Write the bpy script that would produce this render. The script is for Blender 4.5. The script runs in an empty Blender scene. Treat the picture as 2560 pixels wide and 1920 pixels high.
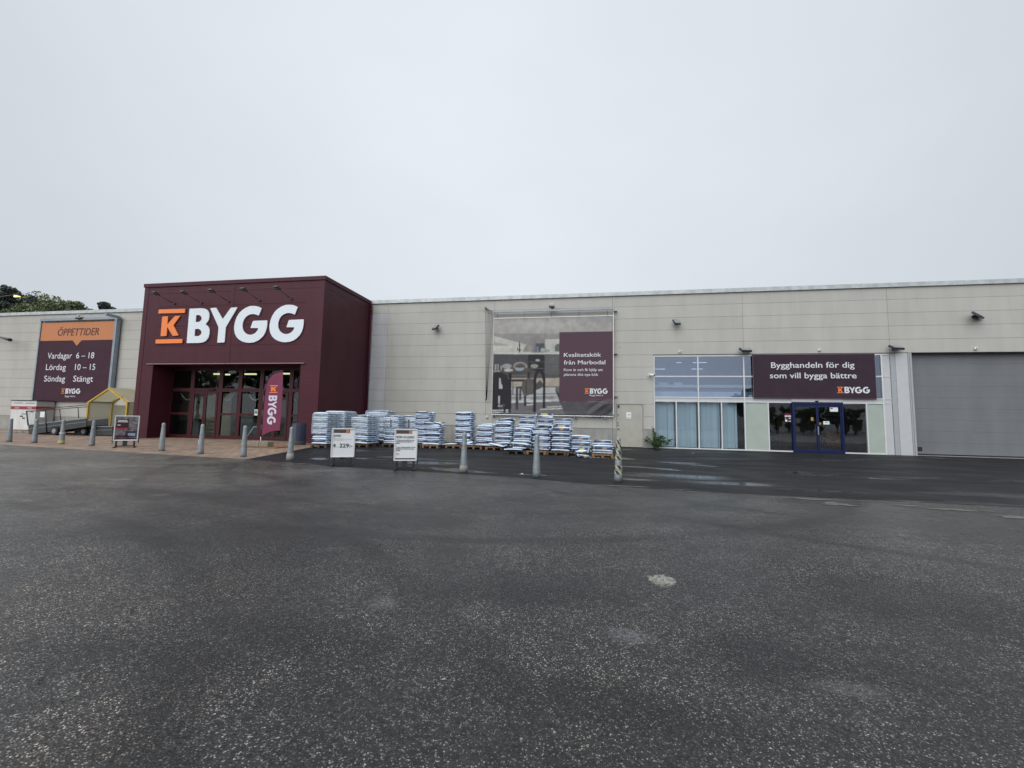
import bpy, bmesh, math, random
import numpy as np
from mathutils import Vector, Matrix

scn = bpy.context.scene
COL = scn.collection
rnd = random.Random(7)

# ------------------------------------------------------------------ camera
PITCH, ROLL, YAW, FPX, CAMH = 0.08531419, 0.01908538, -0.17834676, 1050.0, 1.5
fwd = Vector((math.sin(YAW)*math.cos(PITCH), math.cos(YAW)*math.cos(PITCH), math.sin(PITCH)))
rgt = Vector((math.cos(YAW), -math.sin(YAW), 0.0))
upv = rgt.cross(fwd)
RGT = math.cos(ROLL)*rgt + math.sin(ROLL)*upv
UPV = -math.sin(ROLL)*rgt + math.cos(ROLL)*upv
cam = bpy.data.cameras.new('camera')
cam.sensor_width = 36.0
cam.lens = FPX/2560.0*36.0
cam.clip_end = 2000.0
cam_o = bpy.data.objects.new('camera', cam)
COL.objects.link(cam_o)
cam_o.matrix_world = Matrix(((RGT.x, UPV.x, -fwd.x, 0), (RGT.y, UPV.y, -fwd.y, 0), (RGT.z, UPV.z, -fwd.z, CAMH), (0, 0, 0, 1)))
scn.camera = cam_o

def ray(px, py):
    return (px-1280)/FPX*RGT - (py-960)/FPX*UPV + fwd
def at(px, py, Y):                     # survey point on the vertical plane at depth Y
    r = ray(px, py)
    return r*(Y/r.y) + Vector((0, 0, CAMH))
def ground(px, py, z=0.0):
    r = ray(px, py)
    return r*((z-CAMH)/r.z) + Vector((0, 0, CAMH))

# ------------------------------------------------------------------ light
SUN_EL, SUN_AZ = math.radians(40), math.radians(200)   # sun behind the clouds, behind the viewer
world = bpy.data.worlds.new('World')
scn.world = world
world.use_nodes = True
nt = world.node_tree
for n in list(nt.nodes): nt.nodes.remove(n)
def N(t, typ, **kw):
    n = t.nodes.new(typ)
    for k, v in kw.items(): setattr(n, k, v)
    return n
wo = N(nt, 'ShaderNodeOutputWorld'); bg = N(nt, 'ShaderNodeBackground')
sky = N(nt, 'ShaderNodeTexSky'); sky.sky_type = 'NISHITA'; sky.sun_disc = False
sky.sun_elevation = SUN_EL; sky.sun_rotation = SUN_AZ
tc = N(nt, 'ShaderNodeTexCoord')
mp = N(nt, 'ShaderNodeMapping'); mp.inputs['Scale'].default_value = (1.0, 1.0, 2.2)
nz = N(nt, 'ShaderNodeTexNoise'); nz.inputs['Scale'].default_value = 1.6; nz.inputs['Detail'].default_value = 5; nz.inputs['Roughness'].default_value = 0.5
nt.links.new(tc.outputs['Generated'], mp.inputs['Vector']); nt.links.new(mp.outputs[0], nz.inputs['Vector'])
# cloud deck: brightest in one broad area of the deck, darker to the sides
dt = N(nt, 'ShaderNodeVectorMath', operation='DOT_PRODUCT')
nrm = N(nt, 'ShaderNodeVectorMath', operation='NORMALIZE')
nt.links.new(tc.outputs['Generated'], nrm.inputs[0])
BR = Vector((-0.17, 0.72, 0.66)).normalized()
dt.inputs[1].default_value = BR
nt.links.new(nrm.outputs[0], dt.inputs[0])
cr = N(nt, 'ShaderNodeValToRGB')
cr.color_ramp.elements[0].position = 0.35; cr.color_ramp.elements[0].color = (0.455, 0.49, 0.53, 1)
cr.color_ramp.elements[1].position = 1.0; cr.color_ramp.elements[1].color = (0.685, 0.73, 0.785, 1)
e = cr.color_ramp.elements.new(0.72); e.color = (0.565, 0.61, 0.655, 1)
nt.links.new(dt.outputs['Value'], cr.inputs[0])
nr = N(nt, 'ShaderNodeValToRGB')
nr.color_ramp.elements[0].position = 0.3; nr.color_ramp.elements[0].color = (0.962, 0.962, 0.965, 1)
nr.color_ramp.elements[1].position = 0.7; nr.color_ramp.elements[1].color = (1.042, 1.04, 1.036, 1)
nt.links.new(nz.outputs[0], nr.inputs[0])
mm = N(nt, 'ShaderNodeMix', data_type='RGBA', blend_type='MULTIPLY'); mm.inputs[0].default_value = 1
nt.links.new(cr.outputs[0], mm.inputs[6]); nt.links.new(nr.outputs[0], mm.inputs[7])
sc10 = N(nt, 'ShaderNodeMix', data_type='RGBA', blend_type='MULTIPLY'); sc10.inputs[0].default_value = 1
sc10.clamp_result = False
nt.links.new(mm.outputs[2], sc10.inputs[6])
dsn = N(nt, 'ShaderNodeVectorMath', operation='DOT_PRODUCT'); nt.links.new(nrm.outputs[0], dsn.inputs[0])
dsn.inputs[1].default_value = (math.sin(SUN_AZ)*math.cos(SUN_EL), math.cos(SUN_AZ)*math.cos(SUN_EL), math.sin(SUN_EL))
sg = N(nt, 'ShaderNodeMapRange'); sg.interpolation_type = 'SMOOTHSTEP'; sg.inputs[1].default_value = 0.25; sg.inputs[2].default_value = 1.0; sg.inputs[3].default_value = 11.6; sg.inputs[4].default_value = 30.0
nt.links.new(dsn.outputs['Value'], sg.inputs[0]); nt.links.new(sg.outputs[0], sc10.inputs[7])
mx = N(nt, 'ShaderNodeMix', data_type='RGBA'); mx.inputs[0].default_value = 0.97
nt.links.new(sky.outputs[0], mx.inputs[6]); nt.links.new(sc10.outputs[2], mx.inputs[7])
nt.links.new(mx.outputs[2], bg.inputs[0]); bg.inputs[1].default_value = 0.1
nt.links.new(bg.outputs[0], wo.inputs[0])

sun = bpy.data.lights.new('sun', 'SUN'); sun.energy = 1.5; sun.angle = math.radians(60); sun.color = (1.0, 0.97, 0.93)
sun_o = bpy.data.objects.new('sun', sun); COL.objects.link(sun_o)
sd = Vector((math.sin(SUN_AZ)*math.cos(SUN_EL), math.cos(SUN_AZ)*math.cos(SUN_EL), math.sin(SUN_EL)))
sun_o.rotation_euler = sd.to_track_quat('Z', 'Y').to_euler()
sun_o.location = (0, -20, 40)

scn.view_settings.view_transform = 'Standard'
scn.view_settings.look = 'None'
scn.view_settings.exposure = 0.0
scn.view_settings.gamma = 1.0
scn.render.engine = 'CYCLES'
scn.cycles.use_denoising = True
scn.cycles.denoising_prefilter = 'ACCURATE'
scn.cycles.max_bounces = 6
scn.cycles.transparent_max_bounces = 10
scn.cycles.sample_clamp_indirect = 4.0
scn.cycles.caustics_reflective = False
scn.cycles.caustics_refractive = False

# ------------------------------------------------------------------ materials
def srgb(r, g, b):
    f = lambda c: (c/255/12.92) if c/255 <= 0.04045 else ((c/255+0.055)/1.055)**2.4
    return (f(r), f(g), f(b), 1)
def newmat(name):
    m = bpy.data.materials.new(name); m.use_nodes = True
    t = m.node_tree; b = t.nodes['Principled BSDF']
    return m, t, b
def c4(c): return tuple(c)+(1,) if len(c) == 3 else tuple(c)
def mat(name, c, rough=0.6, metal=0.0, var=0.12, scale=3.0, bump=0.0, bscale=40.0, spec=0.5, c2=None, detail=6, coord='Object', stretch=None):
    """base colour broken up by noise, plus fine bump"""
    m, t, b = newmat(name)
    c = c4(c); c2 = c4(c2) if c2 else tuple(x*(1-var) for x in c[:3])+(1,)
    co = N(t, 'ShaderNodeTexCoord')
    src = co.outputs[coord]
    if stretch:
        mpn = N(t, 'ShaderNodeMapping'); mpn.inputs['Scale'].default_value = stretch
        t.links.new(src, mpn.inputs['Vector']); src = mpn.outputs[0]
    n = N(t, 'ShaderNodeTexNoise'); n.inputs['Scale'].default_value = scale; n.inputs['Detail'].default_value = detail
    t.links.new(src, n.inputs['Vector'])
    r = N(t, 'ShaderNodeValToRGB')
    r.color_ramp.elements[0].position = 0.32; r.color_ramp.elements[0].color = c2
    r.color_ramp.elements[1].position = 0.68; r.color_ramp.elements[1].color = c
    t.links.new(n.outputs[0], r.inputs[0]); t.links.new(r.outputs[0], b.inputs['Base Color'])
    b.inputs['Roughness'].default_value = rough; b.inputs['Metallic'].default_value = metal
    b.inputs['Specular IOR Level'].default_value = spec
    if bump:
        bn = N(t, 'ShaderNodeTexNoise'); bn.inputs['Scale'].default_value = bscale; bn.inputs['Detail'].default_value = 4
        t.links.new(co.outputs[coord], bn.inputs['Vector'])
        bp = N(t, 'ShaderNodeBump'); bp.inputs['Strength'].default_value = bump; bp.inputs['Distance'].default_value = 0.02
        t.links.new(bn.outputs[0], bp.inputs['Height']); t.links.new(bp.outputs[0], b.inputs['Normal'])
    return m
def emit(name, c, s):
    m, t, b = newmat(name)
    b.inputs['Base Color'].default_value = c4(c)
    b.inputs['Emission Color'].default_value = c4(c); b.inputs['Emission Strength'].default_value = s
    return m
def glass(name, tint=(0.9, 0.95, 0.95), f0=0.08, trans=1.0, gcol=(1, 1, 1), wob=0.004):
    m, t, b = newmat(name); t.nodes.remove(b)
    out = t.nodes['Material Output']
    tr = N(t, 'ShaderNodeBsdfTransparent'); tr.inputs[0].default_value = c4([x*trans for x in tint])
    gl = N(t, 'ShaderNodeBsdfGlossy'); gl.inputs['Roughness'].default_value = 0.01; gl.inputs[0].default_value = c4(gcol)
    co = N(t, 'ShaderNodeTexCoord'); n = N(t, 'ShaderNodeTexNoise'); n.inputs['Scale'].default_value = 1.3
    t.links.new(co.outputs['Object'], n.inputs['Vector'])
    bp = N(t, 'ShaderNodeBump'); bp.inputs['Strength'].default_value = 0.15; bp.inputs['Distance'].default_value = wob*2.5
    t.links.new(n.outputs[0], bp.inputs['Height']); t.links.new(bp.outputs[0], gl.inputs['Normal'])
    lw = N(t, 'ShaderNodeLayerWeight'); lw.inputs[0].default_value = 0.25
    mr = N(t, 'ShaderNodeMapRange'); mr.inputs[3].default_value = f0; mr.inputs[4].default_value = 0.9
    pw = N(t, 'ShaderNodeMath', operation='POWER'); pw.inputs[1].default_value = 3.0
    t.links.new(lw.outputs['Facing'], pw.inputs[0]); t.links.new(pw.outputs[0], mr.inputs[0])
    mxs = N(t, 'ShaderNodeMixShader')
    t.links.new(mr.outputs[0], mxs.inputs[0]); t.links.new(tr.outputs[0], mxs.inputs[1]); t.links.new(gl.outputs[0], mxs.inputs[2])
    t.links.new(mxs.outputs[0], out.inputs[0])
    return m

M = {}
M['concrete'] = mat('pale concrete panel', (0.442, 0.428, 0.388), 0.85, var=0.07, scale=0.9, bump=0.25, bscale=60, detail=9, stretch=(1, 1, 0.6))
def weather(m_, px_, pz_, amt, streak):
    t = m_.node_tree; b = t.nodes['Principled BSDF']; src = b.inputs['Base Color'].links[0].from_socket
    g_ = N(t, 'ShaderNodeNewGeometry'); dv = N(t, 'ShaderNodeVectorMath', operation='DIVIDE'); dv.inputs[1].default_value = (px_, 1000, pz_)
    ad = N(t, 'ShaderNodeVectorMath', operation='ADD'); ad.inputs[1].default_value = (58.1, 0, -0.354); t.links.new(g_.outputs['Position'], ad.inputs[0]); t.links.new(ad.outputs[0], dv.inputs[0])
    fl_ = N(t, 'ShaderNodeVectorMath', operation='FLOOR'); t.links.new(dv.outputs[0], fl_.inputs[0])
    wn = N(t, 'ShaderNodeTexWhiteNoise'); t.links.new(fl_.outputs[0], wn.inputs['Vector'])
    mr_ = N(t, 'ShaderNodeMapRange'); mr_.inputs[3].default_value = 1-amt; mr_.inputs[4].default_value = 1+amt; t.links.new(wn.outputs['Value'], mr_.inputs[0])
    mpn = N(t, 'ShaderNodeMapping'); mpn.inputs['Scale'].default_value = (1.5, 1, .22); t.links.new(g_.outputs['Position'], mpn.inputs[0])
    ns = N(t, 'ShaderNodeTexNoise'); ns.inputs['Scale'].default_value = 1.0; ns.inputs['Detail'].default_value = 7; ns.inputs['Roughness'].default_value = .6; t.links.new(mpn.outputs[0], ns.inputs['Vector'])
    mr2 = N(t, 'ShaderNodeMapRange'); mr2.inputs[1].default_value = .42; mr2.inputs[2].default_value = .72; mr2.inputs[3].default_value = 1.03; mr2.inputs[4].default_value = 1-streak; t.links.new(ns.outputs[0], mr2.inputs[0])
    ml = N(t, 'ShaderNodeMath', operation='MULTIPLY'); t.links.new(mr_.outputs[0], ml.inputs[0]); t.links.new(mr2.outputs[0], ml.inputs[1])
    x_ = N(t, 'ShaderNodeVectorMath', operation='SCALE'); t.links.new(src, x_.inputs[0]); t.links.new(ml.outputs[0], x_.inputs['Scale']); t.links.new(x_.outputs[0], b.inputs['Base Color'])
weather(M['concrete'], 7.45, .748, .022, .06)
M['plinth'] = mat('bare concrete plinth', (0.33, 0.325, 0.30), 0.9, var=0.3, scale=2.0, bump=0.3, bscale=50, stretch=(1.5, 1, 0.5))
M['pilaster'] = mat('light grey concrete', (0.50, 0.50, 0.51), 0.8, var=0.12, scale=1.2, bump=0.15, stretch=(2, 1, 0.3))
M['coping'] = mat('weathered zinc coping', (0.52, 0.55, 0.55), 0.55, metal=0.25, var=0.28, scale=3.0)
M['joint'] = mat('dark joint', (0.10, 0.10, 0.09), 0.9)
M['roof'] = mat('roof felt', (0.07, 0.07, 0.075), 0.9)
M['alu'] = mat('white aluminium frame', (0.62, 0.63, 0.63), 0.45, var=0.06)
M['greypanel'] = mat('grey sheet panel', (0.36, 0.375, 0.39), 0.5, var=0.06)
M['lightpanel'] = mat('pale sheet panel', (0.50, 0.505, 0.51), 0.5, var=0.06)
M['garage'] = mat('grey sectional door', (0.168, 0.174, 0.183), 0.55, var=0.12, scale=1.2, bump=0.2, bscale=120, stretch=(1, 1, .3))
M['steeldoor'] = mat('beige steel door', (0.40, 0.385, 0.335), 0.6, var=0.12, scale=2.5)
M['blue'] = mat('blue painted frame', (0.008, 0.015, 0.07), 0.4, spec=0.3, var=0.1)
M['black'] = mat('black plastic', (0.018, 0.018, 0.02), 0.5, var=0.2)
M['lamp_grey'] = mat('dark grey lamp housing', (0.035, 0.037, 0.042), 0.45)
M['lamp_glass'] = mat('lamp glass', (0.25, 0.27, 0.3), 0.15)
M['white'] = mat('white plastic', (0.75, 0.75, 0.74), 0.5, var=0.05)
M['paper'] = mat('white paper', (0.72, 0.74, 0.75), 0.55, var=0.04)
M['orange'] = mat('orange print', (0.86, 0.22, 0.045), 0.5, var=0.04)
M['orange_fade'] = mat('faded orange print', (0.50, 0.185, 0.07), 0.6, var=0.06, scale=4)
M['signwhite'] = mat('white sign face', (0.70, 0.755, 0.79), 0.4, var=0.03)
M['textwhite'] = mat('white print', (0.66, 0.67, 0.70), 0.6, var=0.03)
M['textdark'] = mat('dark print', (0.02, 0.02, 0.022), 0.6)
M['textmaroon'] = mat('maroon print', (0.10, 0.035, 0.03), 0.6)
M['textgrey'] = mat('grey print', (0.2, 0.2, 0.2), 0.6)
M['plumcloth'] = mat('plum banner cloth', (0.060, 0.027, 0.040), 0.7, spec=0.15, var=0.14, scale=1.2, bump=0.5, bscale=1.6)
M['flagcloth'] = mat('magenta flag cloth', (0.165, 0.018, 0.058), 0.6, var=0.12, bump=0.3, bscale=3)
M['brown_print'] = mat('brown header print', (0.085, 0.05, 0.045), 0.6)
M['galv'] = mat('galvanised steel', (0.30, 0.335, 0.35), 0.5, metal=0.35, var=0.3, scale=7, bump=0.1)
M['galv_dark'] = mat('dull galvanised steel', (0.052, 0.058, 0.060), 0.55, metal=0.3, var=0.35, scale=6)
M['rail'] = mat('steel rail', (0.27, 0.31, 0.35), 0.45, metal=0.4, var=0.2)
M['silver'] = mat('brushed silver frame', (0.68, 0.69, 0.70), 0.35, metal=0.3, var=0.05)
M['yellow'] = mat('yellow paint', (0.56, 0.36, 0.035), 0.45, var=0.18, scale=4)
M['yellowdirty'] = mat('dirty yellow tape', (0.52, 0.43, 0.16), 0.5, var=0.3, scale=8)
M['binblue'] = mat('navy bin plastic', (0.014, 0.018, 0.045), 0.45, var=0.15)
M['brick'] = mat('concrete block', (0.25, 0.225, 0.17), 0.9, var=0.25, scale=8, bump=0.4)
M['boardwood'] = mat('orange brown plywood', (0.26, 0.12, 0.05), 0.7, var=0.3)
M['pallet'] = mat('pallet wood', (0.30, 0.165, 0.075), 0.8, var=0.45, scale=5, bump=0.3, stretch=(6, 1, 6))
M['pallet_dark'] = mat('grey wet pallet wood', (0.12, 0.075, 0.045), 0.8, var=0.4, scale=5, stretch=(6, 1, 6))
M['ply'] = mat('plywood sheet', (0.23, 0.19, 0.12), 0.8, var=0.2, scale=2, stretch=(4, 4, 0.4))
M['inwall_shop'] = mat('shop interior wall', (0.26, 0.27, 0.27), 0.9)
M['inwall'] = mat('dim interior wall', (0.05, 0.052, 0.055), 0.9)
M['inwall_blue'] = mat('blue grey interior wall', (0.17, 0.19, 0.24), 0.9)
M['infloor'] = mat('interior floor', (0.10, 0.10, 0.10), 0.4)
M['stock'] = mat('dark stock', (0.028, 0.03, 0.034), 0.7, var=0.4)
M['stock_orange'] = mat('orange stock', (0.22, 0.06, 0.02), 0.7, var=0.4)
M['blind'] = mat('pale blue blind', (0.42, 0.485, 0.535), 0.8, var=0.16, scale=1.0, stretch=(5, 1, 0.15))
M['frost'] = mat('frosted green film', (0.40, 0.455, 0.40), 0.25, var=0.12, scale=1.0)
M['redband'] = mat('red band', (0.30, 0.02, 0.03), 0.5)
M['cabwhite'] = mat('dirty white cabinet', (0.66, 0.66, 0.64), 0.5, var=0.2, scale=2, stretch=(2, 1, 0.5))
M['cabgrey'] = mat('grey cabinet side', (0.46, 0.46, 0.45), 0.6, var=0.25, scale=2)
M['rubber'] = mat('black rubber', (0.012, 0.012, 0.012), 0.8)
M['bark'] = mat('bark', (0.07, 0.05, 0.035), 0.9, var=0.4, scale=10)
M['leaf_dark'] = mat('pine needles', (0.075, 0.098, 0.078), 0.8, var=0.5, scale=0.8)
M['leaf_mid'] = mat('broad leaves', (0.13, 0.16, 0.065), 0.7, var=0.45, scale=0.7)
M['leaf_pale'] = mat('fresh pale leaves', (0.18, 0.215, 0.10), 0.7, var=0.4, scale=0.7)
M['leaf_weed'] = mat('weed leaves', (0.06, 0.115, 0.03), 0.6, var=0.4, scale=6)
M['bagwhite'] = mat('white plastic sack', (0.59, 0.69, 0.82), 0.35, var=0.22, scale=5, bump=0.35, bscale=22)
M['wrap'] = glass('stretch wrap film', (0.80, 0.86, 0.90), 0.10, 0.95, wob=0.02)
M['glass'] = glass('clear glass', (0.85, 0.9, 0.9), 0.03)
M['glass_blind'] = glass('shop glass', (0.9, 0.95, 0.97), 0.075)
M['glass_dark'] = glass('tinted glass', (0.8, 0.82, 0.82), 0.09)
M['glass_coat'] = glass('solar coated glass', (0.76, 0.82, 0.90), 0.13, gcol=(0.80, 0.87, 1.0))
M['perspex'] = glass('scuffed clear plastic', (0.72, 0.73, 0.68), 0.06)
def milky(name, c, clear):
    m, t, b = newmat(name); out = t.nodes['Material Output']
    b.inputs['Base Color'].default_value = c4(c); b.inputs['Roughness'].default_value = .35
    tl = N(t, 'ShaderNodeBsdfTranslucent'); tl.inputs[0].default_value = c4(c); tr = N(t, 'ShaderNodeBsdfTransparent')
    a_ = N(t, 'ShaderNodeMixShader'); a_.inputs[0].default_value = .5; t.links.new(b.outputs[0], a_.inputs[1]); t.links.new(tl.outputs[0], a_.inputs[2])
    e_ = N(t, 'ShaderNodeMixShader'); e_.inputs[0].default_value = clear; t.links.new(a_.outputs[0], e_.inputs[1]); t.links.new(tr.outputs[0], e_.inputs[2]); t.links.new(e_.outputs[0], out.inputs[0])
    return m
M['milky'] = milky('yellowed translucent roof sheet', (.66, .62, .46), .25)
M['scuffed'] = milky('scuffed translucent wall sheet', (.50, .49, .38), .38)
M['lit'] = emit('lit strip lamp', (1.0, 0.93, 0.55), 1.1)
M['lit_cool'] = emit('lit cool strip lamp', (0.8, 0.88, 1.0), 0.8)
M['street_lit'] = emit('lit sodium lamp', (1.0, 0.62, 0.20), 1.7)
M['rope'] = mat('white rope', (0.55, 0.53, 0.48), 0.7)
M['beige'] = mat('beige facade', (0.72, 0.64, 0.54), 0.8)
M['darkfacade'] = mat('dark facade', (0.10, 0.11, 0.12), 0.7)

# maroon profiled sheet: fine horizontal ribs in the bump
m, t, b = newmat('maroon profiled sheet'); M['maroon'] = m
co = N(t, 'ShaderNodeTexCoord'); w = N(t, 'ShaderNodeTexWave'); w.bands_direction = 'Z'; w.inputs['Scale'].default_value = 3.2
w.inputs['Distortion'].default_value = 0.0
t.links.new(co.outputs['Object'], w.inputs['Vector'])
bp = N(t, 'ShaderNodeBump'); bp.inputs['Strength'].default_value = 0.25; bp.inputs['Distance'].default_value = 0.01
t.links.new(w.outputs[0], bp.inputs['Height']); t.links.new(bp.outputs[0], b.inputs['Normal'])
n = N(t, 'ShaderNodeTexNoise'); n.inputs['Scale'].default_value = 0.7; n.inputs['Detail'].default_value = 6
t.links.new(co.outputs['Object'], n.inputs['Vector'])
r = N(t, 'ShaderNodeValToRGB'); r.color_ramp.elements[0].color = (0.058, 0.0116, 0.0195, 1); r.color_ramp.elements[1].color = (0.070, 0.016, 0.026, 1)
t.links.new(n.outputs[0], r.inputs[0]); t.links.new(r.outputs[0], b.inputs['Base Color'])
b.inputs['Roughness'].default_value = 0.5; b.inputs['Specular IOR Level'].default_value = 0.22
t = M['garage'].node_tree; b = t.nodes['Principled BSDF']; co = N(t, 'ShaderNodeTexCoord'); w = N(t, 'ShaderNodeTexWave'); w.bands_direction = 'Z'; w.inputs['Scale'].default_value = 2.6
t.links.new(co.outputs['Object'], w.inputs['Vector']); bp = N(t, 'ShaderNodeBump'); bp.inputs['Strength'].default_value = .22; bp.inputs['Distance'].default_value = .010; t.links.new(w.outputs[0], bp.inputs['Height']); t.links.new(bp.outputs[0], b.inputs['Normal'])
weather(M['maroon'], 6.2, 1.2, .06, .16); weather(M['garage'], 50, .615, .02, .06); weather(M['pilaster'], 3, .748, .04, .10)
M['maroonframe'] = mat('dark red frame', (0.052, 0.010, 0.014), 0.45, var=0.1, spec=0.25)
M['lip'] = mat('pinkish drip edge', (0.30, 0.17, 0.19), 0.35, var=0.1)

# sack side with a printed navy panel and a brown picture in the middle
def bagprint(name, pic, lo, hi, navy=(0.026, 0.032, 0.075), face=False):
    m, t, b = newmat(name)
    co = N(t, 'ShaderNodeTexCoord'); sp = N(t, 'ShaderNodeSeparateXYZ'); t.links.new(co.outputs['Object'], sp.inputs[0])
    n = N(t, 'ShaderNodeTexNoise'); n.inputs['Scale'].default_value = 14; n.inputs['Detail'].default_value = 4
    t.links.new(co.outputs['Object'], n.inputs['Vector'])
    ad = N(t, 'ShaderNodeMath', operation='MULTIPLY_ADD'); ad.inputs[1].default_value = 0.12; t.links.new(n.outputs[0], ad.inputs[0]); t.links.new(sp.outputs[0], ad.inputs[2])
    mr = N(t, 'ShaderNodeMapRange'); mr.inputs[1].default_value = -0.44; mr.inputs[2].default_value = 0.56
    t.links.new(ad.outputs[0], mr.inputs[0])
    r = N(t, 'ShaderNodeValToRGB'); r.color_ramp.interpolation = 'LINEAR'
    el = r.color_ramp.elements
    w_ = (0.58, 0.68, 0.81, 1)
    el[0].position = 0.0; el[0].color = w_
    el[1].position = 1.0; el[1].color = w_
    for p, c in ((0.085, w_), (0.10, navy+(1,)), (lo-0.03, navy+(1,)), (lo+0.03, pic+(1,)), (hi-0.03, tuple(x*1.25 for x in pic)+(1,)), (hi+0.03, navy+(1,)), (0.86, navy+(1,)), (0.885, w_)):
        q = el.new(p); q.color = c
    t.links.new(mr.outputs[0], r.inputs[0])
    n2 = N(t, 'ShaderNodeTexNoise'); n2.inputs['Scale'].default_value = 30; t.links.new(co.outputs['Object'], n2.inputs['Vector'])
    mxx = N(t, 'ShaderNodeMix', data_type='RGBA', blend_type='OVERLAY'); mxx.inputs[0].default_value = 0.6
    t.links.new(r.outputs[0], mxx.inputs[6]); t.links.new(n2.outputs[0], mxx.inputs[7])
    zc = N(t, 'ShaderNodeMath', operation='SUBTRACT'); zc.inputs[1].default_value = .044; t.links.new(sp.outputs[2], zc.inputs[0])
    za = N(t, 'ShaderNodeMath', operation='ABSOLUTE'); t.links.new(zc.outputs[0], za.inputs[0])
    zm_ = N(t, 'ShaderNodeMapRange'); zm_.inputs[1].default_value = .024; zm_.inputs[2].default_value = .034; t.links.new(za.outputs[0], zm_.inputs[0])
    fx_ = N(t, 'ShaderNodeMix', data_type='RGBA'); fx_.inputs[7].default_value = w_; t.links.new(mxx.outputs[2], fx_.inputs[6])
    if face: fx_.inputs[0].default_value = 0.0
    else: t.links.new(zm_.outputs[0], fx_.inputs[0])
    t.links.new(fx_.outputs[2], b.inputs['Base Color']); b.inputs['Roughness'].default_value = 0.35
    return m
M['print_tan'] = bagprint('navy sack print with tan picture', (0.27, 0.19, 0.11), 0.42, 0.60)
M['print_dark'] = bagprint('navy sack print with dark picture', (0.10, 0.055, 0.05), 0.30, 0.55)
M['print_top'] = bagprint('navy sack face with pale picture', (0.34, 0.31, 0.13), 0.34, 0.66, (0.03, 0.04, 0.11), True)
# plain sack edge with a few lines of small dark text
m, t, b = newmat('white sack edge with small text'); M['bagtext'] = m
co = N(t, 'ShaderNodeTexCoord'); mpn = N(t, 'ShaderNodeMapping'); mpn.inputs['Scale'].default_value = (9, 1, 38); t.links.new(co.outputs['Object'], mpn.inputs[0])
n = N(t, 'ShaderNodeTexNoise'); n.inputs['Scale'].default_value = 1.0; n.inputs['Detail'].default_value = 5; t.links.new(mpn.outputs[0], n.inputs['Vector'])
r = N(t, 'ShaderNodeValToRGB'); r.color_ramp.elements[0].position = 0.34; r.color_ramp.elements[0].color = (0.09, 0.12, 0.2, 1)
r.color_ramp.elements[1].position = 0.42; r.color_ramp.elements[1].color = (0.59, 0.69, 0.82, 1)
t.links.new(n.outputs[0], r.inputs[0]); t.links.new(r.outputs[0], b.inputs['Base Color']); b.inputs['Roughness'].default_value = 0.35

# printed picture from the mesh's own colour layer
m, t, b = newmat('printed picture'); M['picture'] = m
a = N(t, 'ShaderNodeAttribute'); a.attribute_name = 'print'
t.links.new(a.outputs['Color'], b.inputs['Base Color']); b.inputs['Roughness'].default_value = 0.6; b.inputs['Specular IOR Level'].default_value = 0.2

# hazard tape
m, t, b = newmat('yellow and black hazard tape'); M['hazard'] = m
co = N(t, 'ShaderNodeTexCoord'); sp = N(t, 'ShaderNodeSeparateXYZ'); t.links.new(co.outputs['Object'], sp.inputs[0])
an = N(t, 'ShaderNodeMath', operation='ARCTAN2'); t.links.new(sp.outputs[1], an.inputs[0]); t.links.new(sp.outputs[0], an.inputs[1])
m1 = N(t, 'ShaderNodeMath', operation='MULTIPLY_ADD'); m1.inputs[1].default_value = 0.6366; t.links.new(an.outputs[0], m1.inputs[0])
m2 = N(t, 'ShaderNodeMath', operation='MULTIPLY'); m2.inputs[1].default_value = 5.0; t.links.new(sp.outputs[2], m2.inputs[0]); t.links.new(m2.outputs[0], m1.inputs[2])
fr = N(t, 'ShaderNodeMath', operation='FRACT'); t.links.new(m1.outputs[0], fr.inputs[0])
gt = N(t, 'ShaderNodeMath', operation='GREATER_THAN'); gt.inputs[1].default_value = 0.5; t.links.new(fr.outputs[0], gt.inputs[0])
mxx = N(t, 'ShaderNodeMix', data_type='RGBA'); mxx.inputs[6].default_value = (0.015, 0.015, 0.015, 1); mxx.inputs[7].default_value = (0.42, 0.40, 0.22, 1)
t.links.new(gt.outputs[0], mxx.inputs[0]); t.links.new(mxx.outputs[2], b.inputs['Base Color'])

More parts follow.
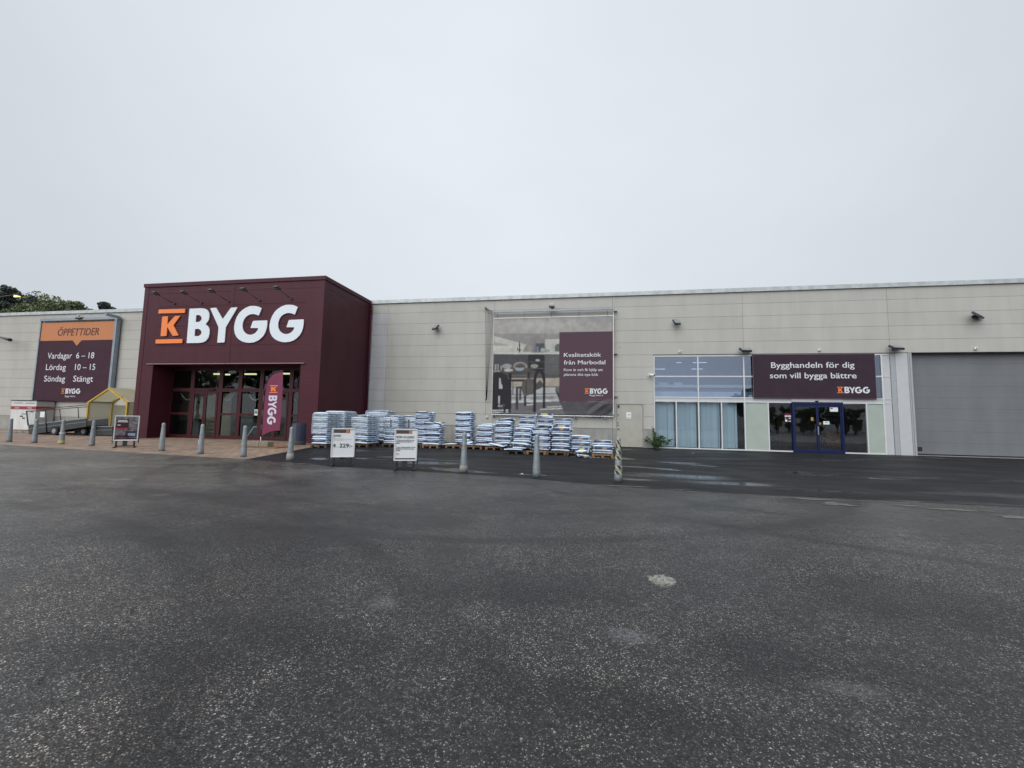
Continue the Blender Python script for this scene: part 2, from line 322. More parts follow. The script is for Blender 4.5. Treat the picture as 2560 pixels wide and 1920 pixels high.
# ---- asphalt
def asphalt(name, dark, light, stone, stone_amt, rough, puddle=0.0, left_light=False, seed=0.0, vs=104.0, spec=0.45):
    m, t, b = newmat(name)
    L = t.links.new
    geo = N(t, 'ShaderNodeNewGeometry'); P = geo.outputs['Position']
    def noise(sc, det=6, dist=0.0, stretch=None, rg=0.55):
        src = P
        mpn = N(t, 'ShaderNodeMapping'); mpn.inputs['Location'].default_value = (seed, seed*0.7, 0)
        if stretch: mpn.inputs['Scale'].default_value = stretch
        L(src, mpn.inputs[0])
        n = N(t, 'ShaderNodeTexNoise'); n.inputs['Scale'].default_value = sc; n.inputs['Detail'].default_value = det
        n.inputs['Distortion'].default_value = dist; n.inputs['Roughness'].default_value = rg
        L(mpn.outputs[0], n.inputs['Vector']); return n.outputs[0]
    def ramp(src, p0, p1, c0=(0, 0, 0, 1), c1=(1, 1, 1, 1)):
        r = N(t, 'ShaderNodeValToRGB'); r.color_ramp.elements[0].position = p0; r.color_ramp.elements[0].color = c0
        r.color_ramp.elements[1].position = p1; r.color_ramp.elements[1].color = c1; L(src, r.inputs[0]); return r.outputs[0]
    def mix(f, a_, b_, blend='MIX'):
        x = N(t, 'ShaderNodeMix', data_type='RGBA', blend_type=blend)
        for sck, v in ((x.inputs[0], f), (x.inputs[6], a_), (x.inputs[7], b_)):
            if hasattr(v, 'is_output'): L(v, sck)
            else: sck.default_value = v
        return x.outputs[2]
    base = ramp(noise(0.35, 8, 0.6), 0.35, 0.68, c4(dark), c4(light))
    base = mix(ramp(noise(1.7, 5), 0.35, 0.75), mix(1.0, base, (0.82, 0.82, 0.83, 1), 'MULTIPLY'), base)
    base = mix(ramp(noise(0.55, 4, 0.3, None), 0.52, 0.75), base, mix(1.0, base, (1.12, 1.0, 0.93, 1), 'MULTIPLY'))
    fine = ramp(noise(160, 3, 0, None, 0.7), 0.3, 0.7, (0.55, 0.55, 0.55, 1), (1.4, 1.4, 1.4, 1))
    base = mix(0.9, base, fine, 'MULTIPLY')
    # exposed aggregate: each cell one stone, some of them pale
    wn_ = N(t, 'ShaderNodeTexNoise'); wn_.inputs['Scale'].default_value = 70; wn_.inputs['Detail'].default_value = 2; L(P, wn_.inputs['Vector'])
    PW = N(t, 'ShaderNodeVectorMath', operation='MULTIPLY_ADD'); L(wn_.outputs[1], PW.inputs[0]); PW.inputs[1].default_value = (.016, .016, 0); L(P, PW.inputs[2]); PW = PW.outputs[0]
    v = N(t, 'ShaderNodeTexVoronoi'); v.inputs['Scale'].default_value = vs; L(PW, v.inputs['Vector'])
    sepc = N(t, 'ShaderNodeSeparateColor'); L(v.outputs['Color'], sepc.inputs[0])
    pale = ramp(sepc.outputs[0], 1-stone_amt, 1-stone_amt*0.35)
    core = ramp(v.outputs['Distance'], 0.28, 0.55, (1, 1, 1, 1), (0, 0, 0, 1))
    am = N(t, 'ShaderNodeMath', operation='MULTIPLY'); L(pale, am.inputs[0]); L(core, am.inputs[1])
    wear = mix(1.0, ramp(noise(0.45, 6, 0.7), 0.36, 0.64, (0.38, 0.38, 0.38, 1), (1, 1, 1, 1)), ramp(noise(3.5, 4, 0.3), 0.3, 0.6, (0.4, 0.4, 0.4, 1), (1, 1, 1, 1)), 'MULTIPLY')
    am2 = N(t, 'ShaderNodeMath', operation='MULTIPLY'); L(am.outputs[0], am2.inputs[0]); L(wear, am2.inputs[1])
    stonec = mix(sepc.outputs[1], tuple(x*.28 for x in stone)+(1,), (stone[0]*1.1, stone[1]*1.0, stone[2]*0.9, 1))
    col = mix(am2.outputs[0], base, stonec)
    v2 = N(t, 'ShaderNodeTexVoronoi'); v2.inputs['Scale'].default_value = vs*0.42; L(P, v2.inputs['Vector'])
    s2 = N(t, 'ShaderNodeSeparateColor'); L(v2.outputs['Color'], s2.inputs[0])
    col = mix(1.0, col, ramp(s2.outputs[2], 0.0, 1.0, (0.45, 0.45, 0.45, 1), (1.6, 1.6, 1.6, 1)), 'MULTIPLY')
    v3 = N(t, 'ShaderNodeTexVoronoi'); v3.inputs['Scale'].default_value = vs*0.19; L(P, v3.inputs['Vector'])
    s3_ = N(t, 'ShaderNodeSeparateColor'); L(v3.outputs['Color'], s3_.inputs[0])
    bigp = ramp(s3_.outputs[0], 0.985, 0.998); bigc = ramp(v3.outputs['Distance'], 0.06, 0.15, (1, 1, 1, 1), (0, 0, 0, 1))
    bm = N(t, 'ShaderNodeMath', operation='MULTIPLY'); L(bigp, bm.inputs[0]); L(bigc, bm.inputs[1])
    col = mix(bm.outputs[0], col, (stone[0]*1.05, stone[1]*1.05, stone[2], 1))
    if left_light:
        wet = ramp(noise(0.23, 6, 0.9, (0.75, 1.25, 1)), 0.50, 0.62)
        tracks = None
        for (tx, ty, r0_, w0_) in ((-3.0, 15.0, 8.3, .22), (-3.0, 15.0, 9.9, .22), (9.0, 17.5, 11.2, .20), (9.0, 17.5, 12.8, .20), (-9.0, -3.5, 8.8, .24), (-9.0, -3.5, 10.4, .24)):
            vm = N(t, 'ShaderNodeVectorMath', operation='SUBTRACT'); L(P, vm.inputs[0]); vm.inputs[1].default_value = (tx, ty, 0)
            ln = N(t, 'ShaderNodeVectorMath', operation='LENGTH'); L(vm.outputs[0], ln.inputs[0])
            wb = N(t, 'ShaderNodeMath', operation='MULTIPLY_ADD'); wb.inputs[1].default_value = .5; L(noise(0.8, 4), wb.inputs[0]); L(ln.outputs['Value'], wb.inputs[2])
            df = N(t, 'ShaderNodeMath', operation='SUBTRACT'); df.inputs[1].default_value = r0_+.25; L(wb.outputs[0], df.inputs[0])
            ab = N(t, 'ShaderNodeMath', operation='ABSOLUTE'); L(df.outputs[0], ab.inputs[0])
            k_ = N(t, 'ShaderNodeMapRange'); k_.interpolation_type = 'SMOOTHSTEP'; k_.inputs[1].default_value = w0_; k_.inputs[2].default_value = w0_*.25; L(ab.outputs[0], k_.inputs[0])
            if tracks is None: tracks = k_.outputs[0]
            else:
                mxm = N(t, 'ShaderNodeMath', operation='MAXIMUM'); L(tracks, mxm.inputs[0]); L(k_.outputs[0], mxm.inputs[1]); tracks = mxm.outputs[0]
        tk = N(t, 'ShaderNodeMath', operation='MULTIPLY'); L(tracks, tk.inputs[0]); L(ramp(noise(0.5, 4, 0.2), 0.34, 0.56), tk.inputs[1])
        col = mix(tk.outputs[0], col, mix(1.0, col, (0.52, 0.52, 0.53, 1), 'MULTIPLY'))
        dk = None
        for (px, py, wx, wy) in ((650, 1335, 330, 50), (330, 1325, 260, 26), (980, 1300, 260, 30), (300, 1640, 380, 60), (760, 1585, 300, 45), (1500, 1760, 320, 70), (1980, 1322, 170, 24), (2250, 1480, 260, 45), (1250, 1480, 330, 40), (560, 1240, 260, 14), (1930, 1640, 200, 50)):
            c0, c1, c2_ = ground(px, py), ground(px+wx, py), ground(px, py-wy)
            vm = N(t, 'ShaderNodeVectorMath', operation='SUBTRACT'); L(P, vm.inputs[0]); vm.inputs[1].default_value = (c0.x, c0.y, 0)
            vd = N(t, 'ShaderNodeVectorMath', operation='DIVIDE'); L(vm.outputs[0], vd.inputs[0]); vd.inputs[1].default_value = ((c1-c0).length, (c2_-c0).length, 1)
            ln = N(t, 'ShaderNodeVectorMath', operation='LENGTH'); L(vd.outputs[0], ln.inputs[0])
            nn = N(t, 'ShaderNodeMath', operation='MULTIPLY_ADD'); nn.inputs[1].default_value = 2.2; L(noise(0.9, 6, 0.5), nn.inputs[0]); L(ln.outputs['Value'], nn.inputs[2])
            k_ = N(t, 'ShaderNodeMapRange'); k_.interpolation_type = 'SMOOTHSTEP'; k_.inputs[1].default_value = 2.3; k_.inputs[2].default_value = 1.35; L(nn.outputs[0], k_.inputs[0])
            if dk is None: dk = k_.outputs[0]
            else:
                mxm = N(t, 'ShaderNodeMath', operation='MAXIMUM'); L(dk, mxm.inputs[0]); L(k_.outputs[0], mxm.inputs[1]); dk = mxm.outputs[0]
        col = mix(dk, col, mix(1.0, col, (0.52, 0.525, 0.535, 1), 'MULTIPLY'))
        wet2 = ramp(noise(0.9, 5, 0.6, (0.7, 1.3, 1)), 0.56, 0.70)
        col = mix(wet, col, mix(1.0, col, (0.52, 0.525, 0.54, 1), 'MULTIPLY')); col = mix(wet2, col, mix(1.0, col, (0.68, 0.685, 0.70, 1), 'MULTIPLY'))
        col = mix(ramp(noise(0.3, 4, 0.4, (1.3, 0.9, 1)), 0.55, 0.72), col, mix(1.0, col, (1.22, 1.10, 1.03, 1), 'MULTIPLY'))
    if left_light:   # older, paler surface on the left of a wandering seam
        sx = N(t, 'ShaderNodeSeparateXYZ'); L(P, sx.inputs[0])
        wob = N(t, 'ShaderNodeMath', operation='MULTIPLY_ADD'); wob.inputs[1].default_value = 1.2
        L(noise(0.5, 3), wob.inputs[0]); L(sx.outputs[0], wob.inputs[2])
        edge = N(t, 'ShaderNodeMapRange'); edge.inputs[1].default_value = -6.15; edge.inputs[2].default_value = -6.75; L(wob.outputs[0], edge.inputs[0])
        far = N(t, 'ShaderNodeMapRange'); far.inputs[1].default_value = 3.0; far.inputs[2].default_value = 9.5; L(sx.outputs[1], far.inputs[0])
        em = N(t, 'ShaderNodeMath', operation='MULTIPLY'); L(edge.outputs[0], em.inputs[0]); L(far.outputs[0], em.inputs[1])
        col = mix(em.outputs[0], col, mix(1.0, col, (2.1, 2.03, 1.88, 1), 'MULTIPLY'))
        # bare worn spot
        for (x0, y0, rx, ry, c, st) in ((0.70, 4.36, 0.135, 0.16, (0.30, 0.295, 0.25, 1), 0.95), (-1.63, 3.3, 0.16, 0.14, (0.14, 0.14, 0.14, 1), 0.5), (0.30, 3.2, 0.2, 0.13, (0.12, 0.12, 0.125, 1), 0.6), (1.5, 2.85, 0.25, 0.10, (0.13, 0.125, 0.115, 1), 0.45)):
            vm = N(t, 'ShaderNodeVectorMath', operation='SUBTRACT'); L(P, vm.inputs[0]); vm.inputs[1].default_value = (x0, y0, 0)
            vd = N(t, 'ShaderNodeVectorMath', operation='DIVIDE'); L(vm.outputs[0], vd.inputs[0]); vd.inputs[1].default_value = (rx, ry, 1)
            ln = N(t, 'ShaderNodeVectorMath', operation='LENGTH'); L(vd.outputs[0], ln.inputs[0])
            nn = N(t, 'ShaderNodeMath', operation='MULTIPLY_ADD'); nn.inputs[1].default_value = 1.1; L(noise(9, 6), nn.inputs[0]); L(ln.outputs['Value'], nn.inputs[2])
            msk = ramp(nn.outputs[0], 1.28 if st > 0.9 else 1.0, 1.5, (st, st, st, 1), (0, 0, 0, 1))
            msk2 = N(t, 'ShaderNodeMapRange'); msk2.inputs[1].default_value = 1.55; msk2.inputs[2].default_value = 1.38 if st > 0.9 else 0.9; msk2.inputs[4].default_value = st
            L(nn.outputs[0], msk2.inputs[0])
            brk = N(t, 'ShaderNodeMath', operation='MULTIPLY'); L(msk2.outputs[0], brk.inputs[0]); L(ramp(noise(28, 4, 0.2), 0.36, 0.5, (0.15, 0.15, 0.15, 1), (1, 1, 1, 1)), brk.inputs[1])
            col = mix(brk.outputs[0], col, mix(1.0, mix(1.0, c, fine, 'MULTIPLY'), ramp(s2.outputs[2], 0, 1, (.7, .7, .7, 1), (1.2, 1.2, 1.2, 1)), 'MULTIPLY'))
        # a few thin cracks
        vc = N(t, 'ShaderNodeTexVoronoi'); vc.feature = 'DISTANCE_TO_EDGE'; vc.inputs['Scale'].default_value = 0.16
        nv = N(t, 'ShaderNodeTexNoise'); nv.inputs['Scale'].default_value = 1.5; L(P, nv.inputs['Vector'])
        va = N(t, 'ShaderNodeVectorMath', operation='MULTIPLY_ADD'); L(nv.outputs[1], va.inputs[0]); va.inputs[1].default_value = (0.8, 0.8, 0); L(P, va.inputs[2]); L(va.outputs[0], vc.inputs['Vector'])
        ck = ramp(vc.outputs['Distance'], 0.0, 0.0075, (0.75, 0.75, 0.75, 1), (0, 0, 0, 1))
        ckm = N(t, 'ShaderNodeMath', operation='MULTIPLY'); L(ck, ckm.inputs[0]); L(ramp(noise(0.3, 3), 0.5, 0.62), ckm.inputs[1])
        col = mix(ckm.outputs[0], col, (0.012, 0.012, 0.013, 1))
    L(col, b.inputs['Base Color'])
    rr = ramp(noise(0.6, 5, 0.5, (0.6, 1.4, 1)), 0.40, 0.70, (rough-0.14,)*3+(1,), (rough+0.1,)*3+(1,))
    if left_light:
        wr = N(t, 'ShaderNodeMath', operation='MULTIPLY_ADD'); wr.inputs[1].default_value = -0.14; L(wet, wr.inputs[0]); L(rr, wr.inputs[2]); rr = wr.outputs[0]
    if puddle:
        pm = ramp(noise(0.42, 4, 0.5, (0.55, 1.5, 1)), 0.60, 0.665)
        for (x0, y0, rx, ry) in ((2.6, 12.7, 1.5, .55), (3.6, 11.6, 1.3, .35), (5.3, 11.0, .9, .25), (-5.2, 13.6, 1.2, .5), (-9.0, 13.6, .8, .4), (9.5, 11.5, 1.6, .35), (1.2, 11.6, .7, .2)):
            vm = N(t, 'ShaderNodeVectorMath', operation='SUBTRACT'); L(P, vm.inputs[0]); vm.inputs[1].default_value = (x0, y0, 0)
            vd = N(t, 'ShaderNodeVectorMath', operation='DIVIDE'); L(vm.outputs[0], vd.inputs[0]); vd.inputs[1].default_value = (rx, ry, 1)
            ln = N(t, 'ShaderNodeVectorMath', operation='LENGTH'); L(vd.outputs[0], ln.inputs[0])
            nn = N(t, 'ShaderNodeMath', operation='MULTIPLY_ADD'); nn.inputs[1].default_value = 1.9; L(noise(1.6, 5, 0.3, (0.5, 1.6, 1)), nn.inputs[0]); L(ln.outputs['Value'], nn.inputs[2])
            k_ = N(t, 'ShaderNodeMapRange'); k_.inputs[1].default_value = 2.25; k_.inputs[2].default_value = 1.4; L(nn.outputs[0], k_.inputs[0])
            mxm = N(t, 'ShaderNodeMath', operation='MAXIMUM'); L(pm, mxm.inputs[0]); L(k_.outputs[0], mxm.inputs[1]); pm = mxm.outputs[0]
        pud = pm
        rr = mix(pud, rr, (0.11, 0.11, 0.11, 1))
    L(rr, b.inputs['Roughness'])
    bh = N(t, 'ShaderNodeMath', operation='MULTIPLY_ADD'); bh.inputs[1].default_value = -0.6; L(v.outputs['Distance'], bh.inputs[0]); L(noise(45, 4), bh.inputs[2])
    bp = N(t, 'ShaderNodeBump'); bp.inputs['Distance'].default_value = 0.012
    if puddle:
        bs = ramp(pud, 0.0, 1.0, (0.5, 0.5, 0.5, 1), (0.03, 0.03, 0.03, 1)); L(bs, bp.inputs['Strength'])
    else: bp.inputs['Strength'].default_value = 0.55
    L(bh.outputs[0], bp.inputs['Height']); L(bp.outputs[0], b.inputs['Normal'])
    b.inputs['Specular IOR Level'].default_value = spec
    return m
M['asphalt'] = asphalt('worn wet asphalt', (0.0135, 0.0130, 0.0132), (0.031, 0.030, 0.029), (0.60, 0.59, 0.56), 0.50, 0.44, left_light=True)
M['newasphalt'] = asphalt('dark fresh asphalt', (0.0075, 0.008, 0.0096), (0.0135, 0.0138, 0.0155), (0.07, 0.07, 0.07), 0.12, 0.62, puddle=1.0, seed=11.3, vs=90, spec=0.2)

# tan block paving
m, t, b = newmat('tan block paving'); M['paving'] = m
geo = N(t, 'ShaderNodeNewGeometry'); mpn = N(t, 'ShaderNodeMapping'); mpn.inputs['Rotation'].default_value = (0, 0, 0.12); t.links.new(geo.outputs['Position'], mpn.inputs[0])
bk = N(t, 'ShaderNodeTexBrick'); bk.inputs['Scale'].default_value = 1.0; bk.inputs['Brick Width'].default_value = 0.42; bk.inputs['Row Height'].default_value = 0.21; bk.inputs['Mortar Size'].default_value = 0.016; bk.inputs['Bias'].default_value = -0.1
bk.inputs['Color1'].default_value = (0.37, 0.255, 0.18, 1); bk.inputs['Color2'].default_value = (0.20, 0.135, 0.10, 1); bk.inputs['Mortar'].default_value = (0.08, 0.065, 0.055, 1)
t.links.new(mpn.outputs[0], bk.inputs['Vector'])
n = N(t, 'ShaderNodeTexNoise'); n.inputs['Scale'].default_value = 0.8; n.inputs['Detail'].default_value = 6; t.links.new(geo.outputs['Position'], n.inputs['Vector'])
r = N(t, 'ShaderNodeValToRGB'); r.color_ramp.elements[0].position = 0.3; r.color_ramp.elements[0].color = (0.7, 0.7, 0.7, 1); r.color_ramp.elements[1].position = 0.7; r.color_ramp.elements[1].color = (1.1, 1.08, 1.05, 1)
t.links.new(n.outputs[0], r.inputs[0])
mxx = N(t, 'ShaderNodeMix', data_type='RGBA', blend_type='MULTIPLY'); mxx.inputs[0].default_value = 1; t.links.new(bk.outputs[0], mxx.inputs[6]); t.links.new(r.outputs[0], mxx.inputs[7])
t.links.new(mxx.outputs[2], b.inputs['Base Color']); b.inputs['Roughness'].default_value = 0.65
bp = N(t, 'ShaderNodeBump'); bp.inputs['Strength'].default_value = 0.4; bp.inputs['Distance'].default_value = 0.01; t.links.new(bk.outputs['Fac'], bp.inputs['Height']); bp.invert = True
t.links.new(bp.outputs[0], b.inputs['Normal'])

# ------------------------------------------------------------------ mesh helpers
def root_loc(o):
    while o.parent: o = o.parent
    return o.location
class MB:
    def __init__(s): s.v = []; s.f = []; s.mi = []; s.m = 0; s.sm = []
    def add(s, vs, fs, smooth=False):
        k = len(s.v); s.v += [tuple(x) for x in vs]
        for f in fs: s.f.append(tuple(i+k for i in f)); s.mi.append(s.m); s.sm.append(smooth)
        return s
    def box(s, x0, x1, y0, y1, z0, z1, bev=0.0):
        if bev:
            c = [(x0, y0), (x1, y0), (x1, y1), (x0, y1)]
            b = bev
            lay = []
            for (z, i) in ((z0, b), (z0+b, 0), (z1-b, 0), (z1, b)):
                xa, xb, ya, yb = x0+i, x1-i, y0+i, y1-i
                q = b if i == 0 else b*0.6
                lay.append([(xa+q, ya, z), (xb-q, ya, z), (xb, ya+q, z), (xb, yb-q, z), (xb-q, yb, z), (xa+q, yb, z), (xa, yb-q, z), (xa, ya+q, z)])
            vs = [p for l in lay for p in l]; fs = [tuple(range(7, -1, -1)), tuple(range(24, 32))]
            for j in range(3):
                for i in range(8): fs.append((j*8+i, j*8+(i+1) % 8, (j+1)*8+(i+1) % 8, (j+1)*8+i))
            return s.add(vs, fs)
        v = [(x0, y0, z0), (x1, y0, z0), (x1, y1, z0), (x0, y1, z0), (x0, y0, z1), (x1, y0, z1), (x1, y1, z1), (x0, y1, z1)]
        return s.add(v, [(0, 3, 2, 1), (4, 5, 6, 7), (0, 1, 5, 4), (1, 2, 6, 5), (2, 3, 7, 6), (3, 0, 4, 7)])
    def tube(s, p0, p1, r0, r1=None, n=8, cap=True):
        r1 = r0 if r1 is None else r1
        p0, p1 = Vector(p0), Vector(p1); d = (p1-p0).normalized()
        a = d.orthogonal().normalized(); b = d.cross(a)
        vs = []
        for p, r in ((p0, r0), (p1, r1)):
            for i in range(n):
                an = 2*math.pi*i/n; vs.append(p+a*(r*math.cos(an))+b*(r*math.sin(an)))
        k = len(s.v)
        s.add(vs, [(i, (i+1) % n, n+(i+1) % n, n+i) for i in range(n)], True)
        if cap: s.add([], []); s.f += [tuple(k+i for i in range(n-1, -1, -1)), tuple(k+n+i for i in range(n))]; s.mi += [s.m, s.m]; s.sm += [False, False]
        return s
    def path(s, pts, r, n=6):
        for i in range(len(pts)-1): s.tube(pts[i], pts[i+1], r, r, n)
        return s
    def lathe(s, prof, n=20, c=(0, 0, 0)):
        vs = []
        for (r, z) in prof:
            for i in range(n):
                an = 2*math.pi*i/n; vs.append((c[0]+r*math.cos(an), c[1]+r*math.sin(an), c[2]+z))
        fs = []
        for j in range(len(prof)-1):
            for i in range(n): fs.append((j*n+i, j*n+(i+1) % n, (j+1)*n+(i+1) % n, (j+1)*n+i))
        s.add(vs, fs, True)
        return s
    def prism(s, pts, d):
        """extrude a planar loop of 3-D points by vector d"""
        n = len(pts); pts = [Vector(p) for p in pts]; d = Vector(d)
        vs = pts+[p+d for p in pts]
        nrm_ = Vector((0, 0, 0))
        for i in range(n): nrm_ += (pts[i]-pts[0]).cross(pts[(i+1) % n]-pts[0])
        flip = nrm_.dot(d) > 0
        f0 = tuple(range(n)); f1 = tuple(range(n, 2*n))
        fs = [f0[::-1] if flip else f0, f1 if flip else f1[::-1]]
        for i in range(n):
            q = (i, (i+1) % n, n+(i+1) % n, n+i)
            fs.append(q if flip else q[::-1])
        return s.add(vs, fs)
    def mesh(s, name, mats, shift=(0, 0, 0)):
        me = bpy.data.meshes.new(name)
        sh = Vector(shift)
        me.from_pydata([tuple(Vector(v)-sh) for v in s.v], [], s.f)
        for mm_ in (mats if isinstance(mats, (list, tuple)) else [mats]): me.materials.append(mm_)
        me.polygons.foreach_set('material_index', s.mi); me.polygons.foreach_set('use_smooth', s.sm)
        me.update()
        return me
    def build(s, name, mats, parent=None, local=False):
        if parent is None:
            a = np.array(s.v); sh = Vector(((a[:, 0].min()+a[:, 0].max())/2, (a[:, 1].min()+a[:, 1].max())/2, a[:, 2].min()))
            o = bpy.data.objects.new(name, s.mesh(name, mats, (0, 0, 0) if local else sh)); COL.objects.link(o)
            if not local: o.location = sh
        else:
            o = bpy.data.objects.new(name, s.mesh(name, mats, (0, 0, 0) if local else root_loc(parent)))
            COL.objects.link(o); o.parent = parent
        return o
def thing(name, label, cat, loc=(0, 0, 0), rz=0.0, group=None):
    o = bpy.data.objects.new(name, None); COL.objects.link(o); o.empty_display_size = 0.2
    o.location = loc; o.rotation_euler = (0, 0, rz)
    return tag(o, label, cat, group)
def tag(o, label, cat, group=None):
    o['label'] = label; o['category'] = cat
    if group: o['group'] = group
    return o
def structure(o): o['kind'] = 'structure'; return o
def dup(root, loc, rz=None, label=None):
    r_ = root.copy(); COL.objects.link(r_); r_.location = loc
    if rz is not None: r_.rotation_euler = (0, 0, rz)
    if label: r_['label'] = label
    for ch in root.children:
        c = ch.copy(); COL.objects.link(c); c.parent = r_
        for g in ch.children:
            d = g.copy(); COL.objects.link(d); d.parent = c
    return r_

# ---- lettering
_dg = None
def text_raw(s, bold=0.0, shear=0.0, space=1.0):
    cu = bpy.data.curves.new('lettering', 'FONT'); cu.body = s; cu.offset = bold; cu.shear = shear; cu.resolution_u = 3; cu.space_character = space
    o = bpy.data.objects.new('lettering', cu); COL.objects.link(o)
    bpy.context.view_layer.update()
    me = bpy.data.meshes.new_from_object(o.evaluated_get(bpy.context.evaluated_depsgraph_get()))
    bpy.data.objects.remove(o); bpy.data.curves.remove(cu)
    vs = np.array([v.co[:] for v in me.vertices]); fs = [tuple(p.vertices) for p in me.polygons]
    bpy.data.meshes.remove(me)
    return vs, fs
_cv, _ = text_raw('H'); CAP = _cv[:, 1].max()
def text_into(mb, s, x0, x1, z0, cap, Y, bold=0.0, shear=0.0, space=1.0, lift=0.004):
    bold0 = bold; vs, fs = text_raw(s, 0.0, shear, space)
    u0, u1 = vs[:, 0].min(), vs[:, 0].max()
    k = cap/CAP*bold0
    for i, d in enumerate((-k, 0, k) if bold0 else (0,)):
        for j, e_ in enumerate((-k*.5, k*.5) if bold0 else (0,)):
            mb.add([(x0+(v[0]-u0)/(u1-u0)*(x1-x0)+d, Y-lift-.0012*(i*2+j), z0+v[1]*cap/CAP+e_) for v in vs], fs)
    return mb

# ---- the store logo, drawn once (metres on the entrance front), reused small on banners
r2 = lambda x, y: at(320+x*.18083, 660+y*.18083, 21.0)
r3 = lambda x, y: at(600+x*.18081, 660+y*.18081, 21.0)
def xz(fn, pts): return [(fn(*p).x, fn(*p).z) for p in pts]
LOGO = {
 'bars': [xz(r2, [(440, 634), (803, 622), (800, 680), (435, 688)]), xz(r2, [(398, 1047), (767, 1039), (764, 1096), (394, 1103)])],
 'k': [xz(r2, [(489, 730), (568, 726), (556, 842), (664, 722), (737, 720), (641, 850), (712, 990), (634, 998), (556, 872), (546, 998), (465, 1001)])],
 'b': [xz(r2, [(865, 622), (1035, 615), (1085, 624), (1118, 648), (1136, 690), (1138, 735), (1126, 785), (1084, 836), (1122, 866), (1141, 915), (1139, 965), (1125, 1020), (1090, 1066), (1050, 1086), (1000, 1094), (825, 1096)]),
       xz(r2, [(956, 711), (992, 708), (1020, 720), (1034, 752), (1024, 785), (996, 804), (948, 808)]),
       xz(r2, [(940, 902), (985, 900), (1014, 912), (1032, 944), (1023, 978), (990, 999), (932, 1001)])],
 'y': [xz(r2, [(1150, 615), (1230, 608), (1322, 768), (1435, 608), (1527, 602), (1364, 880), (1346, 1087), (1247, 1091), (1266, 880)])],
 'g': [xz(r3, [(810, 600), (770, 580), (735, 571), (690, 567), (640, 571), (585, 592), (535, 624), (490, 668), (455, 725), (432, 790), (420, 850), (420, 905), (432, 960), (455, 1003), (490, 1039), (540, 1067), (590, 1081), (640, 1085), (700, 1078), (750, 1060), (795, 1030), (835, 990), (862, 945), (882, 885), (890, 830), (891, 769), (688, 777), (652, 878), (766, 878), (752, 912), (728, 942), (700, 960), (672, 970), (645, 972), (612, 967), (580, 948), (556, 922), (542, 888), (537, 850), (542, 805), (556, 765), (580, 728), (612, 702), (650, 685), (690, 681), (730, 688), (768, 704)])],
}
LOGO['b'][1:] = [h for h in LOGO['b'][1:]]
gdx = r3(387, 790).x - r3(890, 770).x
LX0, LX1 = -25.76, -15.84; LZ0, LZ1 = 5.66, 7.80
def shape_mesh(loops, depth=0.0, rad=0.0):
    """filled 2-D outline with holes as vertices and faces in (u, v, w)"""
    cu = bpy.data.curves.new('outline', 'CURVE'); cu.dimensions = '2D'; cu.fill_mode = 'BOTH' if depth else 'FRONT'; cu.extrude = depth/2
    for lp in loops:
        sp_ = cu.splines.new('POLY'); sp_.points.add(len(lp)-1); sp_.use_cyclic_u = True
        for i, (x, z) in enumerate(lp): sp_.points[i].co = (x, z, 0, 1)
    o = bpy.data.objects.new('outline', cu); COL.objects.link(o); bpy.context.view_layer.update()
    me = bpy.data.meshes.new_from_object(o.evaluated_get(bpy.context.evaluated_depsgraph_get()))
    bpy.data.objects.remove(o); bpy.data.curves.remove(cu)
    vs = [v.co[:] for v in me.vertices]; fs = [tuple(p.vertices) for p in me.polygons]
    bpy.data.meshes.remove(me)
    return vs, fs
def soften(lp, r):
    """round the corners of a loop by a small cut"""
    out = []; n = len(lp)
    for i in range(n):
        p = Vector(lp[i]); a = Vector(lp[i-1]); b = Vector(lp[(i+1) % n])
        da, db = (a-p), (b-p)
        if da.length < 1e-6 or db.length < 1e-6: continue
        ang = da.angle(db)
        if ang > 2.6: out.append(tuple(p)); continue
        ra = min(r, da.length*.4); rb = min(r, db.length*.4)
        pa, pb = p+da.normalized()*ra, p+db.normalized()*rb
        for k in range(5):
            t_ = k/4; out.append(tuple((1-t_)**2*pa+2*t_*(1-t_)*p+t_*t_*pb))
    return out
GL = {}
for k in ('bars', 'k', 'b', 'y', 'g'):
    if k == 'bars': GL[k] = [shape_mesh([soften(l, 0.05)]) for l in LOGO[k]]
    else: GL[k] = [shape_mesh([soften(l, 0.05) for l in LOGO[k]])]
def logo_into(mb_o, mb_w, mapf):
    """mapf(u, v) -> 3-D point; u, v in logo heights from its lower left corner"""
    h = LZ1-LZ0
    def put(mb, key, dx=0.0):
        for vs, fs in GL[key]:
            mb.add([mapf((v[0]+dx-LX0)/h, (v[1]-LZ0)/h) for v in vs], fs)
    put(mb_o, 'bars'); put(mb_o, 'k')
    put(mb_w, 'b'); put(mb_w, 'y'); put(mb_w, 'g'); put(mb_w, 'g', gdx)
LOGO_AR = (LX1-LX0)/(LZ1-LZ0)
def logo_flat(x0, x1, z0, z1, Y, parent, worange, wwhite, local=False):
    a_, b_ = MB(), MB(); w_ = (x1-x0)/LOGO_AR
    logo_into(a_, b_, lambda u, v: (x0+u*w_, Y-0.004, z0+v*(z1-z0)))
    a_.build('logo_emblem', worange, parent, local); b_.build('logo_lettering', wwhite, parent, local)

